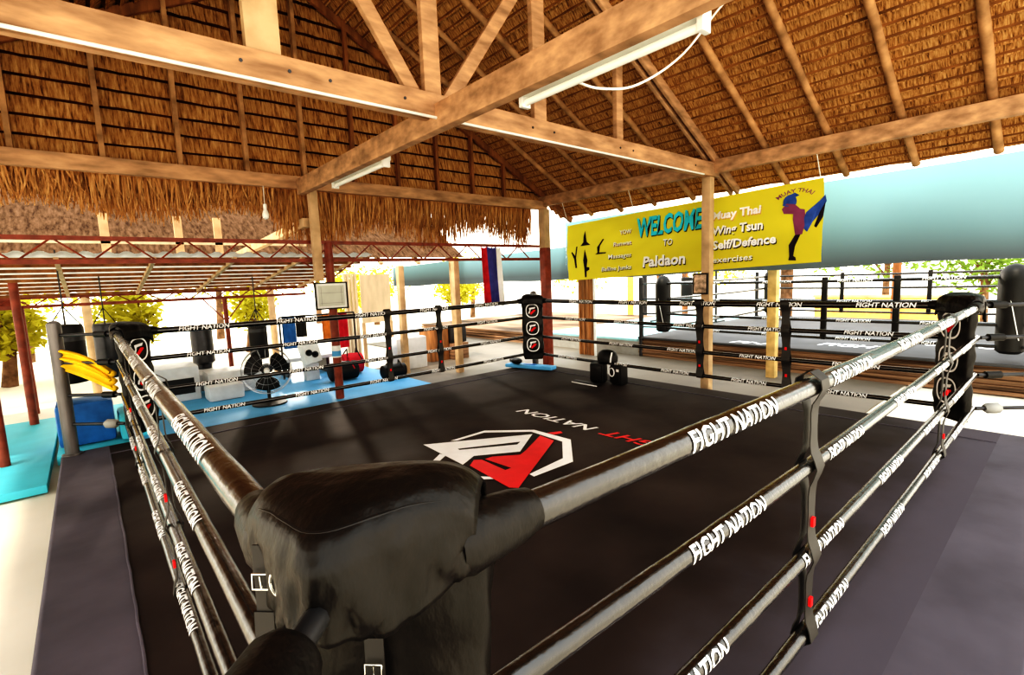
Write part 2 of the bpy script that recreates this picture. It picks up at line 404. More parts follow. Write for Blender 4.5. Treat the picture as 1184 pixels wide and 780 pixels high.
# corner posts and turnbuckle bars
PA = .48
for ci, (cx, cy, dx, dy) in enumerate(((0, 0, -1, -1), (RL, 0, 1, -1), (0, RL, -1, 1), (RL, RL, 1, 1))):
    px, py = cx + dx * PA, cy + dy * PA
    mb = MB(); mb.tube([(px, py, ZG), (px, py, 1.42)], .062, 18); mb.lathe((px, py, 1.42), [(.055, -.02), (.055, .01), (.03, .03), (.002, .035)], 18)
    mb.lathe((px, py, 0), [(.09, -.02), (.09, .012), (.058, .02)], 18)
    post = mb.build('ring_post', M['post'], ring)
    for i in range(4):
        z = RH[i]
        a = Vector((cx + dx * .02, cy + dy * .02, z)); b = Vector((px, py, z))
        mb = MB(); mb.tube([a, b], .017, 10); bar = mb.build('turnbuckle_bar', M['dsteel'], ring)
        mb = MB()
        if ci == 0:
            p0 = a.lerp(b, .12); p1 = a.lerp(b, .62)
            mb.tube([p0, p0.lerp(p1, .04), p1], [.040, .045, .045], 20); mb.build('sleeve', M['vinyl'], bar)
        else:
            m_ = a.lerp(b, .22)
            mb.tube([a.lerp(b, .12), a.lerp(b, .17), a.lerp(b, .30), a.lerp(b, .34)], [.03, .05, .05, .03], 8) if i == 3 else mb.tube([a.lerp(b, .1), a.lerp(b, .3)], .034, 10)
            mb.build('turnbuckle_cover', M['grey'] if i == 3 else M['black'], bar)

# corner pads: local x = inwards along the diagonal, local y = across
def rounded_box_shell(x0, x1, y0, y1, z0, z1, bev):
    mb = MB(); mb.box(((x0 + x1) / 2, (y0 + y1) / 2, (z0 + z1) / 2), (x1 - x0, y1 - y0, z1 - z0), None, bev); return mb
def emblem(mb, zc, x, s=1.0):
    """rounded shield outline with a slanted double stroke, on the plane local x"""
    out = []; inn = []
    for k in range(33):
        a = 2 * PI * k / 32; ry = .115 * s; rz = .118 * s
        y = ry * math.copysign(abs(math.cos(a)) ** .75, math.cos(a)); z = rz * math.copysign(abs(math.sin(a)) ** .85, math.sin(a)) * (1 if math.sin(a) > 0 else 1.1)
        out.append((x, y, zc + z)); inn.append((x, y * .86, zc + z * .86))
    n = 33; mb.cur = 0
    mb.add(out + inn, [[k, k + 1, n + k + 1, n + k] for k in range(n - 1)])
    for c, pts in ((0, [(-.055, .045), (.06, .062), (.045, .03), (-.02, .022), (-.045, -.01)]), (1, [(.055, .012), (.02, .012), (-.045, -.05), (-.02, -.075), (.065, .0)]), (0, [(-.06, -.015), (-.025, .008), (-.05, -.06), (-.07, -.05)])):
        mb.cur = c; mb.poly([(x, a * s, zc + b * s) for a, b in pts])
pad = thing('corner_pad', (0, 0, 0), 'black padded vinyl corner cover nearest the camera, with buckled flap', 'corner pad', 'ring corner pads', PI / 4)
mb = MB()
rnd = random.Random(4)
NS, NZ = 22, 40
HW = .185
def body(i, j):
    t = 2 * PI * i; a = math.copysign(abs(math.cos(t)) ** .45, math.cos(t)); b = math.copysign(abs(math.sin(t)) ** .45, math.sin(t))
    z = .25 + j * 1.13; k = 1 - .1 * max(0, 1 - (j * 1.13) / .06) - .06 * max(0, 1 - (1 - j) * 1.13 / .08)
    pu = .006 * math.sin(z * 16.5) + .003 * math.sin(z * 41 + a * 3)
    return (.185 + (.047 + pu) * a * k, (HW + pu) * b * k, z)
mb.grid(body, 48, 46)
top = [body(i / 48, 1) for i in range(48)]; bot = [body(i / 48, 0) for i in range(48)]
mb.poly(top); mb.poly(bot[::-1])
cush = mb.build('cushion', M['vinyl'], pad, local=True, ang=70)
mb = MB()
for zc in (1.13, .82, .52): emblem(mb, zc, .240)
em = mb.build('logo', [M['white'], M['red']], cush, local=True, smooth=False)
# flap folded from inside over the ropes and down the outside
prof = [(1.10, 1.24), (1.11, 1.33), (1.0, 1.385), (.80, 1.405), (.60, 1.414), (.40, 1.412), (.2, 1.402), (.06, 1.385), (0, 1.36), (-.01, 1.33), (.0, 1.295), (.02, 1.262)]
def flap(a, b):
    t = a * (len(prof) - 1); i = min(int(t), len(prof) - 2); f = t - i
    fx = prof[i][0] * (1 - f) + prof[i + 1][0] * f; z = prof[i][1] * (1 - f) + prof[i + 1][1] * f
    s = (b - .5) * 2; ab = abs(s)
    outer = max(0, (a - .55) / .45)
    y = s * (.192 if s > 0 else .176)
    out = -.062 + math.sqrt((y * .98) ** 2 + .03 ** 2)
    x = out + fx * (.232 - out)
    z -= .05 * ab ** 5 * (1 - outer * .6) + .012 * s * (1 - outer)
    fold = math.sin(s * 9 + a * 7) * math.sin(a * 11 + s * 2)
    x += .006 * outer * (fold + .7 * math.sin(s * 23 + a * 13) + .5 * math.sin(s * 37 - a * 19)) + .010 * outer * (abs(math.sin(s * 6.2 + a * 9)) ** .5 - .6) + .006 * outer * (abs(math.sin(s * 14 - a * 16)) ** .6 - .6)
    x += .02 * outer * ab ** 4; z += .003 * (1 - outer) * math.sin(s * 5 + a * 6)
    z += outer * (.035 * max(0, -s) ** 2 - .025 * math.sin(ab * PI)) * (1 if a > .85 else .3)
    return (x, y, z)
mb = MB(); mb.grid(flap, 44, 48)
fl = mb.build('flap', M['vinyl'], pad, local=True, ang=80)
md = fl.modifiers.new('Solidify', 'SOLIDIFY'); md.thickness = .008; md.offset = -1
# piping along the fold of the flap, straps and buckles
mb = MB(); mb.tube([(flap(.60, k / 40)[0] - .004, flap(.60, k / 40)[1], flap(.60, k / 40)[2] + .003) for k in range(1, 40)], .0045, 8)
mb.build('piping', M['black'], fl, local=True)
for (a0, b0, a1, b1) in ((.66, .60, .97, .68), (.70, .80, .97, .70), (.62, .50, .98, .52), (.66, .30, .97, .34)):
    mb = MB(); mb.tube([tuple(Vector(flap(a0 + (a1 - a0) * k / 12, b0 + (b1 - b0) * k / 12)) + Vector((-.002, 0, .001))) for k in range(13)], .0022, 6)
    mb.build('seam', M['strap'], fl, local=True)
def buckle(y, z, x, tilt=0):
    mb = MB(); w, h = .022, .016
    mb.bar((x, y, z + .05), (x - .006, y, z - .11), .032, .003, (1, 0, 0)); mb.bar((x - .006, y + .004, z - .05), (x - .012, y + .004, z - .13), .030, .003, (1, 0, 0))
    st = mb.build('strap', M['strap'], pad, local=True)
    w, h = .014, .011; mb = MB(); pts = [(x - .010, y - w, z + h), (x - .010, y + w, z + h), (x - .012, y + w, z - h), (x - .012, y - w, z - h), (x - .010, y - w, z + h)]
    mb.tube(pts, .0018, 8); mb.tube([(x - .012, y, z - h), (x - .014, y, z + h)], .002, 6)
    mb.build('buckle', M['chrome'], st, local=True)
buckle(.0, 1.09, .133); buckle(.125, 1.29, .062); 
mb = MB(); ring_pts = [(.035, .085 + .016 * math.cos(a * PI / 8), 1.30 + .022 * math.sin(a * PI / 8)) for a in range(17)]
mb.tube(ring_pts, .003, 8); mb.build('ring', M['chrome'], pad, local=True)
for s_ in (-1, 1):
    mb = MB(); dirv = Vector((1, s_, 0)).normalized(); c0 = Vector((0, 0, 1.30))
    mb.tube([c0 + dirv * d_ for d_ in (.185, .21, .24, .27, .32, .36)], [.050, .057, .054, .052, .047, .038], 20)
    mb.build('rope_collar', M['vinyl'], pad, local=True)
dup(pad, (RL, 0, 0), 3 * PI / 4, 'black corner pad at right of the ring, red and white emblems seen edge-on')
dup(pad, (0, RL, 0), -PI / 4, 'black corner pad at left of the ring, beside the yellow cloth')
dup(pad, (RL, RL, 0), -3 * PI / 4, 'black corner pad at the far corner with three round emblems facing the camera')

# yellow cloth hung on the left turnbuckle bar
mb = MB()
cxy = Vector((-.16, RL + .16, 1.0))
for lobe, (ox, dr, ln) in enumerate(((0, .05, .20), (.10, .12, .24))):
    def lobe_fn(a, b, ox=ox, dr=dr, ln=ln):
        t = a; s = (b - .5)
        base = cxy + Vector((-.30, .27, .08)) * (1 - t) + Vector((.09, -.09, -.16)) * t + Vector((0, 0, -ox * .8))
        w = .075 + .02 * math.sin(t * 3)
        return tuple(base + Vector((.02 * math.sin(b * 12), .02 * math.cos(b * 12), s * 2 * w + .03 * math.sin(t * 3.2))))
    mb.grid(lobe_fn, 16, 10)
o = mb.build('hand_towel', M['yellow'], ang=80); tag(o, 'yellow cloth draped over the bars by the left ring post', 'towel')
md = o.modifiers.new('Solidify', 'SOLIDIFY'); md.thickness = .03

# ------------------------------------------------------------------ ground and floors
def zone(name, x0, y0, x1, y1, z, m, th=.1):
    mb = MB(); mb.bb((x0, y0, z - th), (x1, y1, z)); return struct(name, mb, m, smooth=False)
zone('ground', -60, -60, 70, 70, ZG - .02, M['ground'], .2)
zone('floor', 6.3, 1.1, 14, 14, ZG, M['floor'], .05)
zone('floor', 2.0, 6.3, 6.3, 9.5, ZG + .001, M['floor'], .05)
def mat_(x0, y0, x1, y1, z, m, label, name='floor_mat'):
    mb = MB(); mb.box(((x0 + x1) / 2, (y0 + y1) / 2, (z + ZG) / 2), (x1 - x0, y1 - y0, z - ZG), None, .012)
    o = mb.build(name, m); tag(o, label, 'mat'); return o
mat_(.1, 6.62, 4.15, 10.0, -.02, M['blue'], 'light blue training mat behind the far ropes, under the fan')
mat_(-1.9, 5.7, -.66, 9.2, -.06, M['cyan'], 'cyan floor mat on the ground left of the ring')
mat_(-.62, 6.62, .08, 9.4, -.04, M['cyan'], 'cyan mat strip behind the left ring post')

# ------------------------------------------------------------------ roof
Xb, Yb, Yt = 7.0, 6.68, 3.1
XC = 2.3; SL = .53
def zr_(x): return 3.33 + SL * (Xb - x) if x >= XC else 3.33 + SL * (Xb - (2 * XC - x))   # rafter underside
Y0, Y1 = -1.05, 6.95
XE = 7.95
def thatch_plane(side):
    mb = MB(); ln = XE - XC; n = int(ln / .135); ny = 44
    for k in range(n):
        xa = XC + k * .135; xb = xa + .135
        jit = [random.uniform(-.008, .008) for _ in range(ny + 1)]
        vs = []; fs = []; gapf = []
        for j in range(ny + 1):
            y = Y0 + (Y1 - Y0) * j / ny
            for x, dz in ((xa, .12), (xb - .032, .058 + jit[j]), (xb, .12)):
                xx = x if side > 0 else 2 * XC - x
                vs.append((xx, y, 3.33 + SL * (Xb - x) + dz))
        for j in range(ny):
            o = j * 3
            for a, b in ((0, 1), (1, 2)):
                gapf.append(b == 2); q = [o + a, o + b, o + 3 + b, o + 3 + a]; fs.append(q if side > 0 else q[::-1])
        mb.add(vs, fs); mb.mi[-len(fs):] = [1 if g else 0 for g in gapf]
        bx = xb - .05; xx = bx if side > 0 else 2 * XC - bx
        zz = 3.33 + SL * (Xb - bx) + .072
        mb.cur = 2; mb.bar((xx, Y0, zz), (xx, Y1, zz), .024, .02); mb.cur = 0
    # outer cover so the roof is closed from above
    sgn = 1 if side > 0 else -1
    for (d0, d1) in ((.16, .16),):
        mb.add([(XC, Y0, zr_(XC) + .2), (XC + sgn * ln, Y0, 3.33 + SL * (Xb - XE) + .2), (XC + sgn * ln, Y1, 3.33 + SL * (Xb - XE) + .2), (XC, Y1, zr_(XC) + .2)], [[0, 1, 2, 3]])
    return mb
ceil_r = struct('ceiling_right', thatch_plane(1), [M['thatch'], M['gap'], M['batten']], ang=30)
ceil_l = struct('ceiling_left', thatch_plane(-1), [M['thatch'], M['gap'], M['batten']], ang=30)
for ce, sg in ((ceil_r, 1), (ceil_l, -1)):
    for k in range(-5, 6):
        y = Yt + .745 * k + (.0 if k else .12)
        if k == 0 or y > Y1 - .3: continue
        mb = MB()
        pts = []
        for t in range(9):
            d = t / 8 * (XE - XC - .12); x = XC + d
            pts.append((XC + sg * d, y + random.uniform(-.008, .008), 3.33 + SL * (Xb - x) + .045 + random.uniform(-.006, .006)))
        mb.tube(pts, [.043 + random.uniform(-.005, .005) for _ in pts], 10)
        mb.build('rafter', M['pole'], ce)
# gable end
mb = MB()
def gable_top(x): return zr_(x) + .10
zg0 = 3.2; nrow = 13
pit = .20
row = 0
z = zg0
while z < gable_top(XC):
    zt = min(z + pit, gable_top(XC))
    # width of the row at its mid height
    def xr(zz): return XC + (Xb + .6 - XC) if zz < gable_top(Xb + .6) else Xb - (zz - 3.43) / SL
    hx0 = xr(z + .02); hx1 = xr(zt)
    n = 40; vs = []; fs = []
    for j in range(n + 1):
        a = -1 + 2 * j / n; ji = random.uniform(-.01, .01)
        vs += [(XC + a * (hx1 - XC), Yb + .10, zt), (XC + a * (hx0 - XC), Yb + .045 + ji, z + .012 + ji), (XC + a * (hx0 - XC), Yb + .11, z + ji)]
    for j in range(n):
        o = j * 3; fs += [[o, o + 3, o + 4, o + 1], [o + 1, o + 4, o + 5, o + 2]]
    mb.add(vs, fs); mb.mi[-len(fs):] = [k_ % 2 for k_ in range(len(fs))]
    z += pit
mb.add([(2 * XC - Xb - .6, Yb + .13, zg0), (Xb + .6, Yb + .13, zg0), (XC, Yb + .13, gable_top(XC) + .1)], [[0, 1, 2]])
gab = struct('wall_gable', mb, [M['thatch_g'], M['gap']], ang=30)
for k in range(-6, 10):
    x = .12 + .735 * k
    if x > 6.3 or x < -1.8: continue
    mb = MB(); mb.bar((x, Yb, 3.2), (x, Yb, zr_(x) + .08), .10 if x < 2.4 else .075, .05, (1, 0, 0)); mb.build('stud', M['wood_d'] if x > 3 else M['pole'], gab)
for sg in (1, -1):
    mb = MB(); mb.bar((XC, Yb - .01, zr_(XC) + .02), (XC + sg * (XE - XC - .1), Yb - .01, zr_(XE - .1) + .02), .06, .11); mb.build('barge_rafter', M['wood_d'], gab)

def beam(name, p, q, w, h, m, label, cat='beam', bev=.006, up=(0, 0, 1)):
    mb = MB(); mb.bar(p, q, w, h, up, bev); o = mb.build(name, m); tag(o, label, cat); return o
beam('end_beam', (-3.0, Yb - .02, 3.145), (Xb + .08, Yb - .02, 3.145), .10, .17, M['wood'], 'long timber beam along the foot of the thatched gable, above the reed fringe')
beam('eave_beam', (Xb, Y0, 3.22), (Xb, Yb + .25, 3.22), .10, .19, M['wood'], 'timber eave beam under the rafter feet, above the yellow banner')
beam('left_eave_beam', (2 * XC - Xb, Y0, 3.22), (2 * XC - Xb, Yb + .25, 3.22), .10, .19, M['wood'], 'timber eave beam on the left side of the roof')
beam('lengthwise_beam', (2.22, Y0, 3.075), (2.22, Yb - .08, 3.075), .09, .21, M['wood'], 'pale timber beam carrying the two tube lights, crossing under the truss')

# truss over the middle of the ring
tr = thing('roof_truss', (XC, Yt, 3.06), 'timber roof truss with king post and struts crossing over the ring', 'roof truss')
def tp(name, p, q, w, h, m=M['wood'], up=(0, 1, 0)):
    mb = MB(); mb.bar(p, q, w, h, up, .005); return mb.build(name, m, tr)
for y in (-.045, .045): tp('tie_beam', (2 * XC - Xb - .1, Yt + y, 3.17), (Xb + .1, Yt + y, 3.17), .035 if False else .19, .06)
mb = MB()
for x in (.72, 1.02, 1.3, 1.9, 2.6, 3.3, 3.6, 4.7, 4.95, 6.4): mb.lathe((x, Yt - .075, 3.17), [(.012, -.006), (.012, .012)], 8, 'y')
mb.build('bolt', M['dsteel'], tr)
tp('king_post', (2.2, Yt, 3.12), (2.2, Yt, zr_(2.2) + .05), .16, .06)
tp('vertical_post', (.88, Yt, 3.12), (.88, Yt, zr_(.88) + .05), .22, .07, M['wood_l'])
tp('vertical_post', (3.46, Yt, 3.12), (3.46, Yt, zr_(3.46) + .05), .17, .06)
tp('vertical_post', (4.76, Yt, 3.12), (4.76, Yt, zr_(4.76) + .05), .12, .06)
tp('strut', (2.05, Yt + .02, 3.24), (1.15, Yt + .02, 4.58), .12, .05)
tp('strut', (2.36, Yt + .02, 3.24), (3.30, Yt + .02, 4.55), .12, .05)
for sg in (1, -1): 
    for y in (-.05, .05): tp('principal_rafter', (XC, Yt + y, zr_(XC)), (XC + sg * (XE - XC - .2), Yt + y, zr_(XE - .2)), .12, .045)

mb = MB(); mb.tube([(-2.3, Yt - .092, 3.066), (1.2, Yt - .094, 3.062), (6.6, Yt - .092, 3.066)], .012, 8)
tag(mb.build('conduit', M['cabinet_white']), 'thin white conduit along the lower edge of the truss tie beam', 'conduit')
# timber posts
def post(x, y, z0, z1, w, m, label, name='timber_post'):
    mb = MB(); mb.bb((x - w / 2, y - w / 2, z0), (x + w / 2, y + w / 2, z1), .006); o = mb.build(name, m); tag(o, label, 'post'); return o
post(6.95, Yt + .03, ZG, 3.12, .13, M['wood_l'], 'pale timber post in front of the yellow banner, holding the truss end')
cp = thing('timber_post', (6.98, 6.62, ZG), 'timber corner post behind the far corner pad, painted red below', 'post')
mb = MB(); mb.bb((6.90, 6.54, 2.30), (7.06, 6.70, 3.06), .006); mb.build('upper_shaft', M['wood_l'], cp)
mb = MB(); mb.bb((6.90, 6.54, ZG), (7.06, 6.70, 2.30), .006); mb.build('painted_shaft', M['redsteel'], cp)
post(2.40, 6.66, 1.78, 3.06, .11, M['wood_l'], 'short pale timber stub between the end beam and the red truss')
rp = thing('pipe_post', (2.62, 6.80, -.02), 'red steel pipe post carrying the framed notice', 'post')
mb = MB(); mb.tube([(2.62, 6.80, -.02), (2.62, 6.80, 2.34)], .062, 16); mb.build('pipe', M['redsteel'], rp)
mb = MB(); mb.tube([(2.62, 6.80, .62), (2.62, 6.80, .80)], .066, 16); mb.build('sticker', M['cabinet_white'], rp)
mb = MB(); mb.tube([(2.62, 6.80, .64), (2.62, 6.80, .72)], .068, 16); mb.build('sticker_band', M['blue'], rp)
post(Xb - .05, -.62, ZG, 3.12, .13, M['wood_l'], 'timber post under the eave beam beyond the right ring corner')
post(2 * XC - Xb, 6.62, ZG, 3.12, .13, M['wood_l'], 'timber post at the far left of the roof')
post(2 * XC - Xb, Yt, ZG, 3.12, .13, M['wood_l'], 'timber post at the left end of the truss')
post(2 * XC - Xb, -.62, ZG, 3.12, .13, M['wood_l'], 'timber post at the near end of the left eave beam')

# tube lights and cable
def tube_light(y0, y1, label):
    t = thing('tube_light', (2.34, (y0 + y1) / 2, 2.99), label, 'tube light')
    mb = MB(); mb.bb((2.27, y0, 2.985), (2.385, y1, 3.05), .008); mb.build('housing', M['cabinet_white'], t)
    for ya, yb in ((y0 - .004, y0 + .03), (y1 - .03, y1 + .004)):
        mb = MB(); mb.bb((2.285, ya, 2.915), (2.37, yb, 2.99), .004); mb.build('end_cap', M['cabinet_white'], t)
    mb = MB(); mb.tube([(2.328, y0 + .03, 2.95), (2.328, y1 - .03, 2.95)], .024, 12); mb.build('tube', M['tube_glass'], t)
tube_light(.72, 2.10, 'white tube light on the pale beam, nearer of the two'); tube_light(4.23, 5.63, 'white tube light on the pale beam beyond the truss')
mb = MB(); 
key = [Vector(p) for p in ((2.33, 1.72, 3.03), (2.42, 1.66, 2.98), (2.62, 1.62, 2.97), (2.95, 1.56, 3.05), (3.45, 1.5, 3.36), (4.13, 1.5, 3.95), (4.9, 1.55, 4.40))]
pts = []
for i in range(len(key) - 1):
    p0, p1, p2, p3 = key[max(i - 1, 0)], key[i], key[i + 1], key[min(i + 2, len(key) - 1)]
    for k in range(6):
        t = k / 6; pts.append(.5 * ((2 * p1) + (p2 - p0) * t + (2 * p0 - 5 * p1 + 4 * p2 - p3) * t * t + (3 * p1 - p0 - 3 * p2 + p3) * t ** 3))
pts.append(key[-1]); mb.tube(pts, .009, 8)
tag(mb.build('power_cable', M['cabinet_white']), 'white cable looping from the near tube light up to the rafters', 'cable')

# hanging reed fringe
mb = MB(); rnd = random.Random(11)
for k in range(3800):
    x = rnd.uniform(-2.2, 6.85); y = Yb + .15 + rnd.uniform(0, .2); z1 = 3.14 + rnd.uniform(-.03, .03)
    base = .46 if x < 2.0 else .68
    ln = base * rnd.uniform(.55, 1.12) * (1 + .18 * math.sin(x * 3.1)); dx = rnd.gauss(0, .07); w = rnd.uniform(.004, .011)
    dy = rnd.uniform(.0, .12)
    mb.add([(x - w, y, z1), (x + w, y, z1), (x + dx * .45 + w, y + dy * .4, z1 - ln * .55), (x + dx * .45 - w, y + dy * .4, z1 - ln * .55), (x + dx + w * .5, y + dy, z1 - ln), (x + dx - w * .5, y + dy, z1 - ln)], [[0, 1, 2, 3], [3, 2, 4, 5]])
mb.grid(lambda a, b: (-2.2 + a * 9.05, Yb + .24 + .08 * b, 3.14 - b * (.26 + .05 * math.sin(a * 40))), 60, 3)
tag(mb.build('reed_fringe', M['fringe'], smooth=False), 'ragged brown reed fringe hanging below the gable beam', 'thatch fringe', kind='stuff')

# red lattice trusses and lean-to
def lattice(name, x0, x1, y, zt, zb, label, pitch=.62):
    t = thing(name, ((x0 + x1) / 2, y, zb), label, 'truss')
    for z in (zt, zb):
        mb = MB(); mb.bar((x0, y, z), (x1, y, z), .04, .05); mb.build('chord', M['redsteel'], t)
    mb = MB(); n = int((x1 - x0) / pitch)
    for k in range(n):
        a = x0 + k * pitch; m_ = a + pitch / 2
        mb.tube([(a, y, zb), (m_, y, zt)], .011, 6); mb.tube([(m_, y, zt), (a + pitch, y, zb)], .011, 6)
    mb.build('lattice_bar', M['redsteel'], t)
    return t
t1 = lattice('lattice_truss', -3.2, 7.25, 6.80, 2.345, 2.085, 'long red steel lattice truss under the reed fringe')
for s in (-1, 1):
    mb = MB(); mb.tube([(2.62, 6.80, 1.80), (2.62 + s * .42, 6.80, 2.09)], .011, 8); mb.build('knee_brace', M['redsteel'], t1)
lattice('lattice_truss', -4.2, 3.35, 10.2, 1.70, 1.56, 'lower red lattice truss at the outer edge of the lean-to', .42)
aw = thing('lean_to_roof', (-.5, 8.6, 1.7), 'low pale lean-to roof of corrugated sheet between the two red trusses', 'roof')
mb = MB(); nx = 120
def cor(a, b):
    x = -4.2 + a * 7.6; y = 6.95 + b * 3.5
    return (x, y, 2.20 - b * .45 + .018 * math.sin(x * 2 * PI / .19))
mb.grid(cor, 160, 6); mb.build('sheet', M['sheet'], aw, ang=180)
for k in range(9):
    y = 7.1 + k * .385; z = 2.20 - (y - 6.95) / 3.5 * .45 - .055
    mb = MB(); mb.bar((-4.2, y, z), (3.4, y, z), .045, .04); mb.build('purlin', M['wood_d'], aw)
for k in range(9):
    x = -4 + k * .9
    mb = MB(); mb.bar((x, 6.95, 2.12), (x, 10.3, 1.70), .045, .05); mb.build('rafter', M['wood_l'], aw)
p2 = thing('pipe_post', (1.83, 10.2, ZG), 'thin red steel post with a V brace holding the lower truss', 'post')
mb = MB(); mb.tube([(1.83, 10.2, ZG), (1.83, 10.2, 1.56)], .04, 12); mb.build('pipe', M['redsteel'], p2)
for s in (-1, 1):
    mb = MB(); mb.tube([(1.83, 10.2, 1.10), (1.83 + s * .36, 10.2, 1.55)], .011, 8); mb.build('brace', M['redsteel'], p2)
def pipe(x, y, z0, z1, r, label, m=M['redsteel']):
    mb = MB(); mb.tube([(x, y, z0), (x, y, z1)], r, 12); o = mb.build('pipe_post', m); tag(o, label, 'post')
pipe(-.92, 8.9, ZG, 1.95, .05, 'red pipe post on the cyan mat left of the ring')
pipe(-1.03, 6.76, ZG, 2.1, .045, 'pinkish red pipe post at the left edge, nearest the ring')
pipe(-.98, 10.2, ZG, 1.56, .045, 'red pipe post under the left end of the lower truss')
for x, y, lab in ((-.55, 9.55, 'pale'), ):
    pass
beam('brace_beam', (2.32, 6.75, 2.62), (2.32, 11.2, 2.40), .10, .13, M['wood_l'], 'pale slanting timber running back from the stub post over the lean-to')

# neighbouring hut seen between fringe and truss
hut = thing('neighbour_hut', (.5, 12.5, ZG), 'faded thatched roof of the neighbouring hut above the red truss', 'hut')
mb = MB(); 
for k in range(9):
    y0 = 10.9 + k * .42; z0 = 2.35 + k * .26
    mb.add([(-7, y0, z0), (8.0, y0, z0), (8.0, y0 + .44, z0 + .31), (-7, y0 + .44, z0 + .31)], [[0, 1, 2, 3]])
mb.build('roof', M['thatch_p'], hut)
for k in range(14):
    x = -6.2 + k * 1.06
    mb = MB(); mb.bar((x, 10.85, 2.20), (x + .25, 14.5, 4.46), .09, .07); mb.build('rafter', M['wood_l'], hut)
for k, x in enumerate((-5.5, -2.8, -.2, 2.9, 7.7)):
    mb = MB(); mb.tube([(x, 11.1, ZG), (x, 11.1, 2.45)], .07, 10); mb.build('post', M['wood_l'], hut)
for i, (x, y) in enumerate(((.15, 9.75), (1.15, 9.75), (1.75, 9.75))):
    mb = MB(); mb.bb((x - .06, y - .03, 2.1), (x + .06, y + .03, 3.0)); mb.build('upright', M['wood_l'], hut)
mb = MB(); mb.bb((-3, 9.72, 2.52), (3.3, 9.78, 2.60)); mb.bb((-3, 9.72, 2.24), (3.3, 9.78, 2.32)); mb.build('rail', M['tan'], hut)

# hanging bulb
bl = thing('light_bulb', (1.75, 6.62, 2.62), 'small white bulb hanging in front of the reed fringe', 'light bulb')
mb = MB(); mb.tube([(1.75, 6.62, 3.07), (1.75, 6.62, 2.83)], .005, 6); mb.build('cord', M['cabinet_white'], bl)
mb = MB(); mb.lathe((1.75, 6.62, 2.62), [(.002, 0), (.035, .02), (.045, .06), (.035, .10), (.022, .13), (.024, .2), (.002, .215)], 14); mb.build('bulb', M['tube_glass'], bl)

# ------------------------------------------------------------------ tarp and banner
def tarp_fn(y0, y1, zt0, zt1, zb0, zb1):
    def fn(a, b):
        y = y0 + (y1 - y0) * a; zt = zt0 + (zt1 - zt0) * a; zb = zb0 + (zb1 - zb0) * a
        z = zt + (zb - zt) * b
        return (8.0 + .018 * math.sin(y * 3.1 + z * 2) + .012 * math.sin(y * 9 - z * 5) * b, y, z + .015 * math.sin(y * 2.2) * b)
    return fn
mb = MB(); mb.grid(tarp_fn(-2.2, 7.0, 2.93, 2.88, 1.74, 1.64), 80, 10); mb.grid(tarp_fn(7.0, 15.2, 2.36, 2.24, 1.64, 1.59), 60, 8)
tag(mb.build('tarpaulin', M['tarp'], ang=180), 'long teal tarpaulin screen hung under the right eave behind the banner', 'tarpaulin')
# banner
bn = thing('banner', (7.2, 3.9, 1.7), 'yellow welcome banner with white and cyan lettering behind the timber post', 'banner')
BX = 7.2
def bz(y):  # top and bottom edge
    t = (y - 1.66) / (6.2 - 1.66); return 2.85 - .15 * t, 1.77 - .15 * t
def bpt(y, f, off=0):
    zt, zb = bz(y); z = zb + (zt - zb) * f
    return Vector((BX + .012 * math.sin(y * 2.3 + f * 6) - off + .009 * math.sin((y * .9 + f * 2.2) * 10) * (.4 + .6 * math.sin(f * 3.1)), y, z))
mb = MB(); mb.grid(lambda a, b: tuple(bpt(1.68 + a * 4.52, b)), 70, 14); mb.build('sheet', M['banner'], bn, ang=180)
def btext(txt, y, f, h, w, m, align='L', sh=.1, back=None, off=.018):
    vs, fs, tw = text_mesh(txt, 1, sh, .034 if h > .1 else .012)
    sx = w / tw; y0 = {'L': y, 'R': y + w, 'C': y + w / 2}[align]
    for (mm, dx, dz, o_) in ((back, .018, -.018, off), (m, 0, 0, off + .004)):
        if mm is None: continue
        mb = MB(); out = []
        for v in vs:
            yy = y0 - v.x * sx - dx * 0.6; zt, zb = bz(yy)
            out.append(bpt(yy, f + (v.y / .7 * h + dz) / (zt - zb), o_ + .006))
        mb.add(out, fs); mb.build('lettering', mm, bn, smooth=False)
# written left to right as seen from the ring (towards -y)
K, Wt = M['btext_k'], M['btext_w']
btext('WELCOME', 4.53, .62, .30, 1.20, M['btext_c'], back=K)
btext('TO', 4.02, .43, .10, .17, Wt, back=K)
btext('Paldaon', 4.42, .13, .17, .80, Wt, back=K)
btext('YOW', 4.66, .70, .07, .24, Wt, 'R', back=M['btext_p']); btext('Runwat', 4.66, .52, .07, .40, Wt, 'R', back=M['btext_p'])
btext('Massages', 4.66, .32, .075, .52, Wt, 'R', back=K); btext('Balline Junks', 4.66, .12, .075, .68, Wt, 'R', back=K)
btext('Muay Thai', 3.17, .70, .11, .72, Wt, back=M['ywall']); btext('Wing Tsun', 3.17, .49, .12, .74, Wt, back=K)
btext('Self/Defence', 3.17, .29, .12, .92, Wt, back=K); btext('exercises', 3.17, .10, .085, .60, Wt, back=K)
# arched lettering above the fighter
vsA, fsA, wA = text_mesh('MUAY THAI', 1, 0, .01)
mb = MB(); out = []
for v in vsA:
    a = (v.x / wA - .5) * 1.5; rr_ = .30 + v.y * .09
    out.append(bpt(2.02 - math.sin(a) * rr_, .66 + math.cos(a) * rr_ * .8 / 1.08, .02))
mb.add(out, fsA); mb.build('lettering', M['btext_p'], bn, smooth=False)
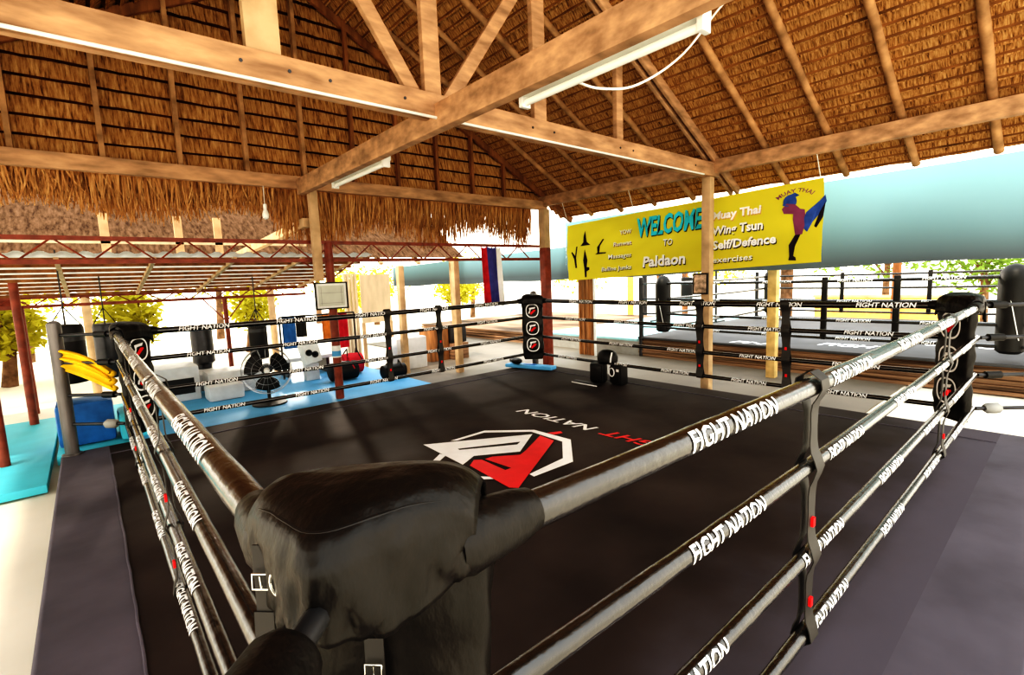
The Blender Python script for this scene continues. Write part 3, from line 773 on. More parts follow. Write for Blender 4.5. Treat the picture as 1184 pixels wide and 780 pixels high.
# printed fighter: standing leg, trunk, head with guard, raised kicking leg
def bpoly(pts, m, name='print', off=.014):
    mb = MB(); mb.poly([bpt(y, f, off) for y, f in pts]); mb.build(name, m, bn, smooth=False)
fy = 2.02
bpoly([(fy + .06, .05), (fy - .04, .04), (fy - .03, .08), (fy + .0, .1), (fy - .02, .22), (fy - .08, .36), (fy - .02, .38), (fy + .06, .24), (fy + .05, .1)], K)
bpoly([(fy - .01, .36), (fy - .10, .36), (fy - .14, .52), (fy - .12, .66), (fy + .02, .70), (fy + .02, .55)], M['btext_p'])
bpoly([(fy - .08, .46), (fy - .14, .62), (fy - .30, .74), (fy - .36, .80), (fy - .38, .72), (fy - .30, .58), (fy - .22, .50), (fy - .16, .38)], M['btext_b'])
bpoly([(fy - .30, .60), (fy - .37, .72), (fy - .34, .54), (fy - .27, .42), (fy - .24, .44)], K)
hd = [(fy + .06 + .085 * math.cos(a * PI / 8), .78 + .085 * math.sin(a * PI / 8)) for a in range(16)]
bpoly(hd, M['btext_b'], off=.016)
bpoly([(fy + .16, .70), (fy + .10, .76), (fy + .0, .74), (fy - .06, .68), (fy + .0, .62), (fy + .14, .64)], M['btext_p'], off=.018)
bpoly([(fy + .15, .74), (fy + .12, .84), (fy + .0, .88), (fy - .06, .84), (fy + .06, .80), (fy + .08, .72)], M['btext_b'], off=.02)
# small dark silhouettes at the left end of the banner
for (yy, ff, s, sh) in ((5.72, .60, 1, 0), (5.38, .42, 1, 1), (5.98, .22, 1, 2), (5.74, .04, 1.2, 3)):
    if sh == 0: bpoly([(yy + .12, ff), (yy - .12, ff), (yy - .04, ff + .06), (yy - .03, ff + .16), (yy, ff + .26), (yy + .03, ff + .16), (yy + .04, ff + .06)], K)
    if sh == 1: bpoly([(yy + .12, ff), (yy - .14, ff), (yy - .14, ff + .02), (yy + .02, ff + .03), (yy - .02, ff + .14), (yy - .12, ff + .24), (yy - .09, ff + .25), (yy + .05, ff + .12), (yy + .06, ff + .03)], K)
    if sh == 2: bpoly([(yy + .02, ff), (yy - .02, ff), (yy - .02, ff + .18), (yy - .07, ff + .38), (yy - .04, ff + .38), (yy + .01, ff + .22), (yy + .08, ff + .30), (yy + .10, ff + .28), (yy + .03, ff + .16)], K)
    if sh == 3: bpoly([(yy + .02, ff), (yy - .02, ff), (yy - .03, ff + .10), (yy - .10, ff + .13), (yy - .10, ff + .17), (yy - .03, ff + .18), (yy - .05, ff + .30), (yy, ff + .50), (yy + .05, ff + .30), (yy + .03, ff + .16)], K)
for y in (1.72, 3.2, 4.6, 6.15):
    mb = MB(); mb.tube([(BX, y, bz(y)[0] - .01), (7.02, y, 3.14)], .006, 6); mb.build('tie_cord', M['cabinet_white'], bn)

# flag
fg = thing('flag', (5.65, 6.74, 1.22), 'folded flag in red, blue and white stripes hanging from the red truss', 'flag')
def flag_fn(x0, x1):
    return lambda a, b: (x0 + (x1 - x0) * a - .0 + .10 * (1 - b) * 0 + .04 * b, 6.735 + .03 * math.sin((x0 + (x1 - x0) * a) * 24 + b * 2) * (.4 + b * .6), 2.32 - 1.10 * b - .03 * math.sin(a * PI))
for x0, x1, m in ((5.42, 5.58, M['redcloth']), (5.58, 5.80, M['flagblue']), (5.80, 5.90, M['white'])):
    mb = MB(); mb.grid(flag_fn(x0, x1), 8, 14); mb.build('stripe', m, fg, ang=180)

# framed notice on the pipe post, framed photo on the timber post
fn = thing('framed_notice', (2.57, 6.68, 1.37), 'framed grey notice with white border on the red pipe post', 'notice board')
def frame(parent, x0, x1, y, z0, z1, w, m):
    mb = MB(); mb.bb((x0, y - .015, z1 - w), (x1, y + .015, z1)); mb.bb((x0, y - .015, z0), (x1, y + .015, z0 + w)); mb.bb((x0, y - .015, z0), (x0 + w, y + .015, z1)); mb.bb((x1 - w, y - .015, z0), (x1, y + .015, z1)); return mb.build('frame', m, parent)
frame(fn, 2.33, 2.82, 6.69, 1.36, 1.76, .02, M['black'])
mb = MB(); mb.bb((2.34, 6.69, 1.37), (2.81, 6.70, 1.75)); mb.build('mount', M['cabinet_white'], fn)
mb = MB(); mb.bb((2.385, 6.684, 1.41), (2.765, 6.689, 1.71)); mb.build('sheet', M['paper'], fn)
mb = MB(); mb.bb((2.40, 6.681, 1.60), (2.75, 6.683, 1.605)); mb.bb((2.40, 6.681, 1.45), (2.75, 6.683, 1.455)); mb.bb((2.42, 6.681, 1.43), (2.425, 6.683, 1.69)); mb.bb((2.72, 6.681, 1.43), (2.725, 6.683, 1.69)); mb.build('ruled_line', M['grey'], fn)
fp = thing('framed_photo', (6.86, 3.18, 1.35), 'small framed picture on the pale timber post below the banner', 'picture frame')
mb = MB(); mb.bb((6.85, 3.07, 1.36), (6.88, 3.31, 1.68)); mb.build('frame', M['black'], fp)
mb = MB(); mb.bb((6.842, 3.095, 1.385), (6.849, 3.285, 1.655)); mb.build('print', M['photo'], fp)

# ------------------------------------------------------------------ gear on the canvas
def kick_pad(loc, rz, label):
    t = thing('kick_pad', loc, label, 'kick pad', rz=rz)
    mb = MB(); mb.box((0, 0, .16), (.16, .26, .32), None, .05); mb.build('body', M['black'], t, local=True)
    mb = MB(); mb.box((-.085, 0, .16), (.03, .20, .25), None, .012); mb.build('strike_face', M['vinyl'], t, local=True)
    return t
k1 = kick_pad((5.93, 4.42, .0), .2, 'black kick pad standing on the far canvas edge, left of the pair')
k2 = kick_pad((5.98, 4.06, .0), -.15, 'black kick pad with white ring mark on the far canvas edge, right of the pair')
mb = MB(); mb.tube([(-.105, .05 + .055 * math.cos(a * PI / 8), .20 + .065 * math.sin(a * PI / 8)) for a in range(17)], .009, 8); mb.build('ring_mark', M['white'], k2, local=True)
mb = MB(); mb.bb((-.104, -.10, .22), (-.10, -.045, .26)); mb.build('patch', M['white'], k2, local=True)
hg = thing('head_guard', (5.97, 4.27, .32), 'black domed head guard resting on top of the two kick pads', 'head guard')
mb = MB(); mb.lathe((5.97, 4.27, .32), [(.12, 0), (.16, .03), (.165, .10), (.14, .17), (.08, .21), (.01, .22)], 22, sc=(.8, 1.1)); mb.build('shell', M['black'], hg)
mb = MB(); mb.tube([(5.85, 4.12, .36), (5.84, 4.10, .44), (5.88, 4.11, .51)], .012, 8); mb.build('ear_strap', M['white'], hg)
sg_ = thing('shin_guard', (5.72, 4.45, .0), 'flat black shin guard with white edge lying before the kick pads', 'shin guard')
mb = MB(); mb.grid(lambda a, b: (5.62 + .16 * b, 4.20 + .52 * a, .012 + .025 * math.sin(b * PI)), 12, 8); mb.build('shell', M['black'], sg_, ang=180)
mb = MB(); mb.tube([(5.61, 4.20, .012), (5.60, 4.45, .014), (5.62, 4.72, .012)], .009, 8); mb.build('edge_piping', M['white'], sg_)
ks = thing('kick_shield', (5.98, 6.2, .0), 'flat blue kick shield lying at the far ring corner', 'kick shield')
mb = MB(); mb.box((6.05, 6.17, .045), (.22, 1.02, .07), Matrix.Rotation(-.28 + .55, 3, 'Z'), .025); mb.build('body', M['blue'], ks)
mb = MB(); mb.box((6.05, 6.17, .084), (.10, .25, .012), Matrix.Rotation(-.28 + .55, 3, 'Z'), .004); mb.build('handle', M['dblue'], ks)
bg = thing('boxing_glove', (5.93, 6.42, .08), 'black glove lying on the blue kick shield', 'boxing glove')
mb = MB(); mb.sphere((5.93, 6.42, .14), (.09, .13, .06)); mb.sphere((5.88, 6.36, .15), (.04, .08, .04)); mb.build('mitt', M['black'], bg)
mb = MB(); mb.tube([(5.95, 6.53, .135), (5.97, 6.61, .135)], .05, 12); mb.build('cuff', M['dsteel'], bg)

# ------------------------------------------------------------------ gym gear behind the ring
def fan(loc, label):
    t = thing('floor_fan', loc, label, 'fan'); x, y, z = loc
    yaw = math.atan2(-.62 - y, -.2 - x); d = Vector((math.cos(yaw), math.sin(yaw), 0)); s = Vector((-d.y, d.x, 0)); up = Vector((0, 0, 1))
    c = Vector((x, y, .49))
    mb = MB(); mb.lathe((x, y, z), [(.24, 0), (.24, .02), (.10, .045), (.03, .06)], 24); mb.build('base', M['black'], t)
    mb = MB(); mb.tube([(x, y, z + .04), (x, y, .36)], .024, 12); mb.build('pole', M['black'], t)
    mb = MB(); mb.tube([c - d * .18, c - d * .15, c - d * .03], [.05, .085, .075], 16); mb.build('motor', M['black'], t)
    mb = MB(); R = .34
    for off, rr in ((-.05, R), (.07, R), (.10, R * .6), (.115, R * .3)):
        mb.tube([c + d * off + (s * math.cos(a * PI / 18) + up * math.sin(a * PI / 18)) * rr for a in range(37)], .006 if rr == R else .003, 6)
    for k in range(20):
        a = 2 * PI * k / 20; e_ = s * math.cos(a) + up * math.sin(a)
        mb.tube([c + d * .12 + e_ * .05, c + d * .105 + e_ * R * .6, c + d * .07 + e_ * R, c - d * .05 + e_ * R, c - d * .07 + e_ * R * .6, c - d * .06 + e_ * .07], .0016, 4)
    mb.build('cage', M['steel'], t)
    for k in range(3):
        a = .5 + k * 2 * PI / 3; mb = MB()
        def bl_(u, v, a=a):
            rr = .04 + u * .26; th = a + (v - .5) * (.5 + 1.0 * math.sin(min(1, u * 1.1) * PI * .75))
            return tuple(c + (s * math.cos(th) + up * math.sin(th)) * rr + d * (.03 + (v - .5) * .07))
        mb.grid(bl_, 10, 8); b = mb.build('blade', M['black'], t, ang=180)
        md = b.modifiers.new('Solidify', 'SOLIDIFY'); md.thickness = .004
    mb = MB(); mb.tube([c + d * .03, c + d * .118, c + d * .13], [.045, .04, .03], 16); mb.build('hub', M['cabinet_white'], t)
fan((1.74, 7.30, -.02), 'black pedestal fan with wire cage on the blue mat behind the ropes')

def heavy_bag(x, y, z0, z1, r, ztop, label, m=M['black']):
    t = thing('punching_bag', (x, y, z0), label, 'punching bag')
    mb = MB(); h = z1 - z0
    mb.lathe((x, y, z0), [(r * .5, 0), (r * .93, .015), (r, .05), (r, h * .5), (r, h - .05), (r * .92, h - .01), (r * .4, h)], 22); mb.build('body', m, t)
    mb = MB()
    for k in range(4):
        a = k * PI / 2; mb.tube([(x + r * .85 * math.cos(a), y + r * .85 * math.sin(a), z1 - .01), (x, y, min(z1 + .22, ztop))], .007, 6)
    if ztop > z1 + .22: mb.tube([(x, y, z1 + .22), (x, y, ztop)], .009, 6)
    mb.build('chain', M['dsteel'], t)
    mb = MB(); mb.lathe((x, y, z0 + h * .72), [(r * 1.012, 0), (r * 1.012, .06)], 22); mb.build('band', M['dsteel'], t)
heavy_bag(2.07, 9.0, .45, 1.13, .15, 2.0, 'black punching bag hung behind the pedestal fan')
heavy_bag(-.42, 7.6, .62, 1.36, .17, 2.27, 'black punching bag hung behind the left ring post')
heavy_bag(-.02, 8.6, .5, 1.3, .15, 2.08, 'dark punching bag hung left of the left corner pad', M['dsteel'])
fb = thing('standing_bag', (1.28, 9.5, -.02), 'grey free-standing punching bag on a weighted base', 'punching bag')
mb = MB(); mb.lathe((1.28, 9.5, -.02), [(.26, 0), (.27, .06), (.25, .28), (.12, .36)], 22); mb.build('base', M['palegrey'], fb)
mb = MB(); mb.lathe((1.28, 9.5, .34), [(.11, 0), (.12, .08), (.17, .12), (.17, .70), (.15, .76), (.02, .77)], 22); mb.build('body', M['dsteel'], fb)
def boxy(name, c, d, m, label, cat, bev=.02, rz=0, extra=None):
    t = thing(name, (c[0], c[1], c[2] - d[2] / 2), label, cat)
    mb = MB(); mb.box(c, d, Matrix.Rotation(rz, 3, 'Z'), bev); mb.build('body', m, t)
    if extra: extra(t)
    return t
def plyo(t):
    mb = MB(); mb.bb((.34, 8.58, .10), (.98, 8.60, .34)); mb.build('panel', M['black'], t)
boxy('storage_box', (.66, 8.95, .25), (.80, .70, .54), M['palegrey'], 'pale box with black front panel behind the left ropes', 'box', .02, 0, plyo)
boxy('foam_block', (1.65, 8.9, .17), (.95, .6, .38), M['palegrey'], 'pale grey foam block on the blue mat near the thin red post', 'foam block', .05)
boxy('foam_block', (1.34, 8.32, .10), (.5, .4, .24), M['palegrey'], 'small pale foam block in front of the free-standing bag', 'foam block', .04)
boxy('crash_mat', (-.34, 7.15, .22), (.52, .5, .5), M['dblue'], 'deep blue crash mat behind the left ring post', 'crash mat', .05)
boxy('crash_mat', (.13, 7.1, .12), (.35, .7, .30), M['cyan'], 'cyan crash mat under the left corner pad', 'crash mat', .05)
# low bench top in grey
def bench_legs(t):
    for x in (2.62, 3.38):
        mb = MB(); mb.bb((x - .03, 9.3, -.02), (x + .03, 9.9, .28)); mb.build('leg', M['dsteel'], t)
boxy('low_bench', (3.0, 9.6, .31), (.95, .7, .07), M['palegrey'], 'low pale bench behind the red pipe post', 'bench', .015, 0, bench_legs)
sp = thing('loudspeaker', (2.95, 8.6, .02), 'white loudspeaker with two black cones beside the red pipe post', 'loudspeaker')
mb = MB(); mb.box((2.86, 8.75, .48), (.30, .26, .36), Matrix.Rotation(-.2, 3, 'Y'), .015); mb.build('cabinet', M['cabinet_white'], sp)
mb = MB(); mb.lathe((2.80, 8.615, .50), [(.06, .01), (.06, -.005), (.02, .005)], 16, 'y'); mb.lathe((2.91, 8.615, .46), [(.06, .01), (.06, -.005), (.02, .005)], 16, 'y'); mb.build('cone', M['black'], sp)
mb = MB(); mb.bb((2.74, 8.66, -.02), (2.98, 8.84, .29), .01); mb.build('stand', M['palegrey'], sp)
def bag(loc, d, m, label, strapm):
    t = thing('gym_bag', loc, label, 'bag'); x, y, z = loc
    mb = MB(); mb.tube([(x - d[0] / 2, y, z + d[2] / 2), (x - d[0] * .46, y, z + d[2] / 2), (x, y, z + d[2] * .52), (x + d[0] * .46, y, z + d[2] / 2), (x + d[0] / 2, y, z + d[2] / 2)], [d[2] * .34, d[2] * .48, d[2] * .5, d[2] * .48, d[2] * .34], 18); mb.build('body', m, t)
    mb = MB()
    for s in (-.15, .15): mb.tube([(x + s, y - d[2] * .5, z + d[2] * .6), (x + s * .6, y - d[2] * .1, z + d[2] * 1.25), (x + s, y + d[2] * .4, z + d[2] * .75)], .012, 6)
    mb.build('strap', strapm, t)
bag((3.25, 8.2, -.02), (.52, .3, .34), M['black'], 'black gym bag on the mat right of the red pipe post', M['redcloth'])
bag((3.62, 8.7, -.02), (.40, .3, .40), M['redcloth'], 'red gym bag beside the black one', M['black'])
bag((3.95, 7.6, -.02), (.46, .3, .26), M['black'], 'black bag low behind the left far-rope strap', M['black'])
rk = thing('clothes_rail', (3.2, 9.2, ZG), 'clothes rail with draped cloths behind the framed notice', 'rack')
mb = MB(); mb.tube([(2.5, 9.2, ZG), (2.5, 9.2, 1.15)], .018, 8); mb.tube([(3.95, 9.2, ZG), (3.95, 9.2, 1.15)], .018, 8); mb.tube([(2.5, 9.2, 1.15), (3.95, 9.2, 1.15)], .016, 8); mb.build('frame', M['dsteel'], rk)
def drape(x0, x1, z0, m, label):
    mb = MB(); mb.grid(lambda a, b: (x0 + (x1 - x0) * a, 9.2 + (.03 + .012 * math.sin(a * 16)) * (1 if b > .5 else -1) * min(1, abs(b - .5) * 8), 1.17 - abs(b - .5) * 2 * (1.17 - z0)), 10, 12)
    tag(mb.build('draped_cloth', m, ang=180), label, 'cloth')
drape(2.55, 2.78, .55, M['dblue'], 'dark blue cloth at the left end of the clothes rail'); drape(2.80, 2.98, .75, M['black'], 'black cloth on the clothes rail beside the blue one')
drape(3.30, 3.55, .62, M['orange'], 'orange cloth on the clothes rail right of the red post'); drape(3.60, 3.80, .45, M['redcloth'], 'red cloth at the right end of the clothes rail')

# pale posts, tan partition, crates beyond the far ropes
post(4.63, 8.39, ZG, 2.05, .12, M['wood_l'], 'pale square post behind the far ropes, left of the two')
post(5.42, 7.60, ZG, 2.12, .12, M['wood_l'], 'pale square post behind the far ropes, nearer the flag')
pt = thing('partition', (4.7, 9.8, ZG), 'tan board partition with bamboo edge beyond the far ropes', 'partition')
mb = MB(); mb.bb((4.40, 9.78, .85), (5.10, 9.82, 1.92)); mb.build('board', M['tan'], pt)
for x in (4.42, 5.08):
    mb = MB(); mb.bb((x - .03, 9.77, ZG), (x + .03, 9.83, .86)); mb.build('leg', M['wood_l'], pt)
for k in range(4):
    mb = MB(); mb.tube([(4.05 + k * .08, 9.8, ZG), (4.05 + k * .08, 9.8, 1.95)], .035, 10); mb.build('bamboo_pole', M['tan'], pt)
boxy('storage_box', (5.0, 9.0, .20), (.72, .5, .68), M['palegrey'], 'pale grey box standing by the left pale post', 'box', .02)
boxy('wooden_crate', (5.95, 9.4, .24), (.5, .5, .76), M['bamboo'], 'brown wooden crate between the two pale posts', 'crate', .01)
boxy('wooden_crate', (6.44, 9.3, .43), (.45, .45, .36), M['dsteel'], 'dark crate on the block beside the pale post', 'crate', .02)
boxy('plinth', (6.44, 9.3, .05), (.44, .6, .38), M['plank'], 'brown plank block under the dark crate', 'plinth', .01)
# bamboo clad column
bc = thing('bamboo_column', (8.7, 6.98, ZG), 'brown bamboo-clad column on the concrete beyond the far corner', 'column')
mb = MB()
for k in range(7): mb.tube([(8.62 + .02 * (k % 2), 6.77 + k * .065, ZG), (8.62 + .02 * (k % 2), 6.77 + k * .065, 1.66)], .036, 10)
mb.build('bamboo', M['bamboo'], bc)
mb = MB(); mb.tube([(8.6, 6.70, ZG), (8.6, 6.70, 1.66)], .03, 10); mb.build('pipe', M['cabinet_white'], bc)

# ------------------------------------------------------------------ second ring and raised deck
r2 = thing('boxing_ring', (12.2, 2.7, ZG), 'second boxing ring with black ropes beyond the beige floor at right', 'boxing ring')
Z2 = .30; A0, A1, C0, C1 = 9.3, 15.0, -.02, 5.45
mb = MB()
for k in range(5): mb.bb((9.16 - .012 * (k % 2), -.9, ZG + k * .075), (15.4, 5.9, ZG + k * .075 + .055))
mb.bb((9.2, -.88, ZG), (15.3, 5.88, Z2 - .06)); mb.build('platform', M['plank'], r2)
mb = MB(); mb.bb((9.14, -.92, Z2 - .05), (15.45, 5.92, Z2), .015); cv2 = mb.build('canvas', M['grey'] if False else mat('grey_canvas', (.075, .075, .08), rough=.6, spec=.3, var=.1, scale=(2, 2, 2)), r2)
for tx, ox, oy, hh, ww in (('FIGHT', 9.75, 2.5, .35, 1.1), ('NATION', 10.6, 1.3, .4, 1.4), ('FN', 9.28, 3.9, .28, .7)):
    mb = MB(); put_text(mb, tx, (ox, oy, Z2 + .003), (0, -1, 0), (1, 0, 0), hh, ww, .2, .02); mb.build('lettering', M['white'], cv2, smooth=False)
H2 = [1.48, 1.14, .82, .52]
for i, z in enumerate(H2):
    for k, (p, q) in enumerate((((A0, C0, z), (A0, C1, z)), ((A1, C0, z), (A1, C1, z)), ((A0, C0, z), (A1, C0, z)), ((A0, C1, z), (A1, C1, z)))):
        make_rope(p, q, .026, (0, -1, 0), (-1, 0, 0), [1.0, 2.1, 3.3, 4.6], .3, r2, .07, 60 + i * 4 + k, letter=(k == 0))
for (x, y) in ((A0, 1.28), (A0, 2.27), (A1, 1.8), (A1, 3.6)):
    mb = MB(); mb.box((x, y, (H2[0] + H2[3]) / 2), (.05, .09, H2[0] - H2[3] + .1), None, .015); mb.build('spacer_strap', M['black'], r2)
for (x, y, dx, dy) in ((A0, C0, -1, -1), (A0, C1, -1, 1), (A1, C0, 1, -1), (A1, C1, 1, 1)):
    mb = MB(); mb.tube([(x + dx * .12, y + dy * .4, ZG), (x + dx * .12, y + dy * .4, 1.62)], .05, 14); mb.build('ring_post', M['dsteel'], r2)
    for z in H2:
        mb = MB(); mb.tube([(x, y, z), (x + dx * .12, y + dy * .4, z)], .018, 8); mb.build('turnbuckle_bar', M['dsteel'], r2)
for (x, y, lab) in ((A0 + .04, C0 + .03, 'black corner pad of the second ring at the right edge of the picture'), (A0 + .05, C1 - .05, 'black corner pad at the left near corner of the second ring'), (A1 - .05, C0 + .05, 'black corner pad at the far right of the second ring'), (A1 - .05, C1 - .05, 'black corner pad at the far left of the second ring')):
    t = thing('corner_pad', (x, y, .42), lab, 'corner pad', 'second ring corner pads')
    mb = MB(); mb.lathe((x, y, .42), [(.10, 0), (.15, .04), (.16, .5), (.165, 1.0), (.15, 1.12), (.09, 1.2), (.01, 1.23)], 20); mb.build('cushion', M['black'], t)
    mb = MB(); mb.tube([(x - .14, y - .09, .62), (x - .165, y - .02, 1.0), (x - .14, y + .06, 1.4)], .006, 6); mb.build('piping', M['white'], t)
# raised deck with pale cyan mats
dk = thing('raised_deck', (11, 9.5, ZG), 'long raised deck with grey side beyond the concrete floor', 'deck')
mb = MB(); mb.bb((9.22, 5.95, ZG), (15.5, 9.0, .17)); mb.build('side', M['grey'], dk)
mb = MB()
for k in range(4): mb.bb((9.18 + .012 * (k % 2), 9.02, ZG + k * .08), (15.5, 15.5, ZG + k * .08 + .06))
mb.build('plank_side', M['plank'], dk)
mat2 = MB(); mat2.box((12.36, 7.47, .20), (6.25, 2.95, .06), None, .015)
tag(mat2.build('floor_mat', mat('pale_cyan_mat', (.45, .78, .80), rough=.5, spec=.3, var=.05)), 'pale cyan mat on the raised deck, left of the second ring', 'mat')

# ------------------------------------------------------------------ beyond: posts, bags, panels, trees
def rpost(x, y, z1, r, m, label):
    mb = MB(); mb.tube([(x, y, ZG), (x, y, z1)], r, 12); tag(mb.build('round_post', m), label, 'post')
post(9.0, 2.95, ZG, 2.6, .15, M['wood_l'], 'yellowish timber post between the two rings') if False else None
post(8.55, 2.80, ZG, 2.95, .14, mat('yellow_timber', (.78, .55, .25), rough=.7, spec=.2), 'yellowish timber post between the two rings')
rpost(15.9, 5.3, 2.4, .17, M['bark'], 'dark round trunk post behind the second ring')
rpost(16.2, 5.9, 2.4, .10, M['dsteel'], 'thin dark post left of the trunk post')
rpost(16.5, 2.75, 2.8, .10, M['wood_d'], 'brown post behind the second ring at right')
rpost(15.8, 9.6, 2.6, .12, M['wood_d'], 'brown post at the back of the raised deck')
rpost(15.8, 10.25, 2.6, .09, M['dsteel'], 'dark narrow post beside the brown deck post')
rpost(15.8, 10.9, 2.6, .12, M['ywall'], 'orange-brown post at the back of the raised deck')
rpost(15.8, 8.6, 2.6, .10, M['wood_d'], 'dark brown post right of the deck posts')
heavy_bag(13.3, 7.1, .75, 1.55, .17, 2.2, 'black punching bag hanging over the raised deck')
bs = thing('bag_stand', (13.3, 7.1, .17), 'dark steel frame the deck punching bag hangs from', 'frame')
mb = MB(); mb.tube([(13.3, 8.0, .23), (13.3, 8.0, 2.2), (13.3, 6.2, 2.2), (13.3, 6.2, .23)], .035, 10); mb.build('arch', M['dsteel'], bs)
mb = MB(); mb.tube([(12.8, 8.0, .25), (13.8, 8.0, .25)], .03, 8); mb.tube([(12.8, 6.2, .25), (13.8, 6.2, .25)], .03, 8); mb.build('foot', M['dsteel'], bs)
mb = MB(); mb.bb((18.0, 1.2, ZG), (18.08, 5.2, .72)); 
yw = thing('low_wall', (18.04, 3.2, ZG), 'low orange-yellow wall panel behind the second ring', 'wall panel'); mb.build('panel', M['ywall'], yw)
mb = MB(); mb.bb((17.98, 1.15, .70), (18.10, 5.25, .78)); mb.build('cap_rail', M['wood_l'], yw)

def leaf_blob(mb, c, r, n, size, rnd):
    for _ in range(n):
        while True:
            v = Vector((rnd.uniform(-1, 1), rnd.uniform(-1, 1), rnd.uniform(-1, 1)))
            if .25 < v.length < 1: break
        p = Vector(c) + Vector((v.x * r[0], v.y * r[1], v.z * r[2]))
        a = Vector((rnd.gauss(0, 1), rnd.gauss(0, 1), rnd.gauss(0, .6))).normalized(); b = a.cross(Vector((rnd.gauss(0, 1), rnd.gauss(0, 1), rnd.gauss(0, 1)))).normalized()
        s = size * rnd.uniform(.6, 1.3)
        mb.add([p - a * s, p + b * s * .45, p + a * s, p - b * s * .45], [[0, 1, 2, 3]])
def tree(x, y, h, r, m, label, name='tree', seed=0, n=1000, z0=None):
    rnd = random.Random(seed); t = thing(name, (x, y, ZG - .02), label, 'tree' if name == 'tree' else 'shrub', 'trees and shrubs around the gym')
    mb = MB(); mb.tube([(x, y, ZG - .02), (x + .1, y, h * .4), (x - .05, y + .1, h * .7)], [.14, .10, .05], 10); 
    for k in range(4): mb.tube([(x, y, h * (.3 + .1 * k)), (x + rnd.uniform(-1, 1) * r * .6, y + rnd.uniform(-1, 1) * r * .6, h * (.55 + .1 * k))], [.06, .02], 6)
    mb.build('trunk', M['bark'], t)
    mb = MB()
    for k in range(5): leaf_blob(mb, (x + rnd.uniform(-.5, .5) * r, y + rnd.uniform(-.5, .5) * r, h * rnd.uniform(.45, .85)), (r * .75, r * .75, h * .28), n // 5, .13 if name == 'tree' else .11, rnd)
    mb.build('foliage', m, t, smooth=False)
tl = [(19.5, 16.5, 4.2, 2.0, 'leaf', 'yellow-green bush seen between the column and the deck posts', 'shrub'),
      (14.5, 19.5, 3.0, 1.6, 'leaf', 'yellow-green bush beyond the flag', 'shrub'),
      (9.8, 20.5, 2.6, 1.7, 'leaf', 'round yellow-green bush between the pale posts', 'shrub'),
      (24.0, 12.2, 3.4, 2.0, 'leaf', 'pale green bush behind the timber post gap', 'shrub'),
      (24, 4.6, 4.0, 2.2, 'leaf2', 'green tree at the right, behind the second ring', 'tree'),
      (20.5, 1.4, 2.6, 1.3, 'leaf2', 'small green bush behind the right corner pad', 'shrub'),
      (3.6, 21.0, 4.4, 2.0, 'leaf', 'yellow-green shrub beyond the thin red post', 'shrub'),  # height raised to block the low sun from the left canvas
      (-1.6, 19.2, 4.2, 2.0, 'leaf', 'yellow-green shrub seen past the left corner pad', 'shrub'),  # also raised tall as a blocker for the low sun
      (-2.4, 15.5, 3.0, 1.7, 'leaf', 'yellow-green shrub at the left edge of the picture', 'shrub'),
      (-1.6, 14.2, 1.9, .8, 'leaf', 'low yellow-green hedge bush seen beside the left ring post', 'shrub'),
      (.75, 15.0, 1.8, .85, 'leaf', 'low yellow-green hedge bush right of the left corner pad', 'shrub'),
      (3.4, 15.6, 1.8, .8, 'leaf', 'low yellow-green hedge bush behind the thin red post', 'shrub'),
      (7.2, 17.5, 2.0, 1.0, 'leaf', 'low yellow-green bush left of the left pale post', 'shrub'),
      (12.0, 17.2, 2.0, 1.0, 'leaf', 'low yellow-green bush under the flag', 'shrub'),
      (8.6, 24.5, 4.6, 2.0, 'leaf', 'yellow-green shrub beyond the tan partition', 'shrub')]
mc_ = thing('masonry_column', (-1.35, 10.55, ZG), 'pale column with a red band at the left edge under the lean-to', 'column')
mb = MB(); mb.bb((-1.62, 10.45, 1.74), (-1.10, 10.65, 2.12), .01); mb.build('upper_block', M['grey'], mc_)
mb = MB(); mb.bb((-1.68, 10.42, 1.52), (-1.04, 10.68, 1.74), .01); mb.build('red_band', M['redsteel'], mc_)
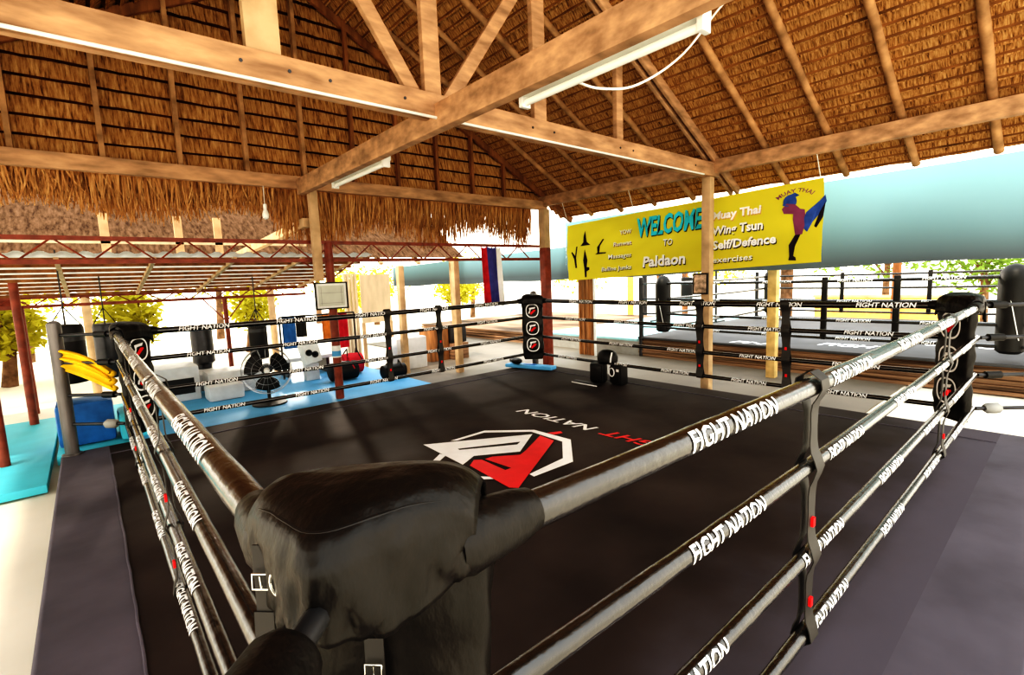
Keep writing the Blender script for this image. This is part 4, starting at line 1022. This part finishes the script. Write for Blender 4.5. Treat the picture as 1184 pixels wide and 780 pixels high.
mb = MB(); mb.bb((-1.60, 10.48, ZG), (-1.42, 10.62, 1.52), .01); mb.build('shaft', M['redsteel'], mc_)
for k, a in enumerate(tl): tree(a[0], a[1], a[2], a[3], M[a[4]], a[5], a[6], 100 + k)

# ------------------------------------------------------------------ light
w = bpy.data.worlds.new('world'); SC.world = w; w.use_nodes = True
nt = w.node_tree; bgn = nt.nodes['Background']
tc = nt.nodes.new('ShaderNodeTexCoord'); sx = nt.nodes.new('ShaderNodeSeparateXYZ'); rp_ = nt.nodes.new('ShaderNodeValToRGB')
nt.links.new(tc.outputs['Generated'], sx.inputs[0]); nt.links.new(sx.outputs['Z'], rp_.inputs['Fac'])
rp_.color_ramp.elements[0].color = (1.0, .97, .90, 1); rp_.color_ramp.elements[1].color = (.72, .86, 1.0, 1)
nt.links.new(rp_.outputs['Color'], bgn.inputs['Color']); bgn.inputs['Strength'].default_value = 2.6
def sun(name, frm, energy, col, ang):
    l = bpy.data.lights.new(name, 'SUN'); l.energy = energy; l.color = col; l.angle = math.radians(ang)
    o = bpy.data.objects.new(name, l); COL.objects.link(o)
    o.rotation_euler = Vector(frm).to_track_quat('Z', 'Y').to_euler()
sun('low_sun', (.27, .96, .235), 1.3, (1, .96, .9), 3)
sun('high_sun', (-.75, -.1, .95), 2.2, (1, .93, .82), 2)
vs_ = SC.view_settings
vs_.view_transform = 'Standard'; vs_.look = 'None'; vs_.exposure = .35; vs_.gamma = 1.0
vs_.use_curve_mapping = True; cm = vs_.curve_mapping
cm.clip_max_x = 2; cm.clip_max_y = 2; cm.use_clip = True
def crv(i, pts):
    c = cm.curves[i]; 
    c.points[0].location = pts[0]; c.points[1].location = pts[-1]
    for p in pts[1:-1]: c.points.new(*p)
crv(3, [(0, 0), (.04, .012), (.15, .11), (.4, .46), (.8, 1.0), (2, 2)])
crv(0, [(0, 0), (.3, .32), (2, 2)]); crv(2, [(0, 0), (.1, .088), (.4, .37), (2, 2)])
cm.update()
for o in list(bpy.data.objects):
    if '_o' in o: del o['_o']
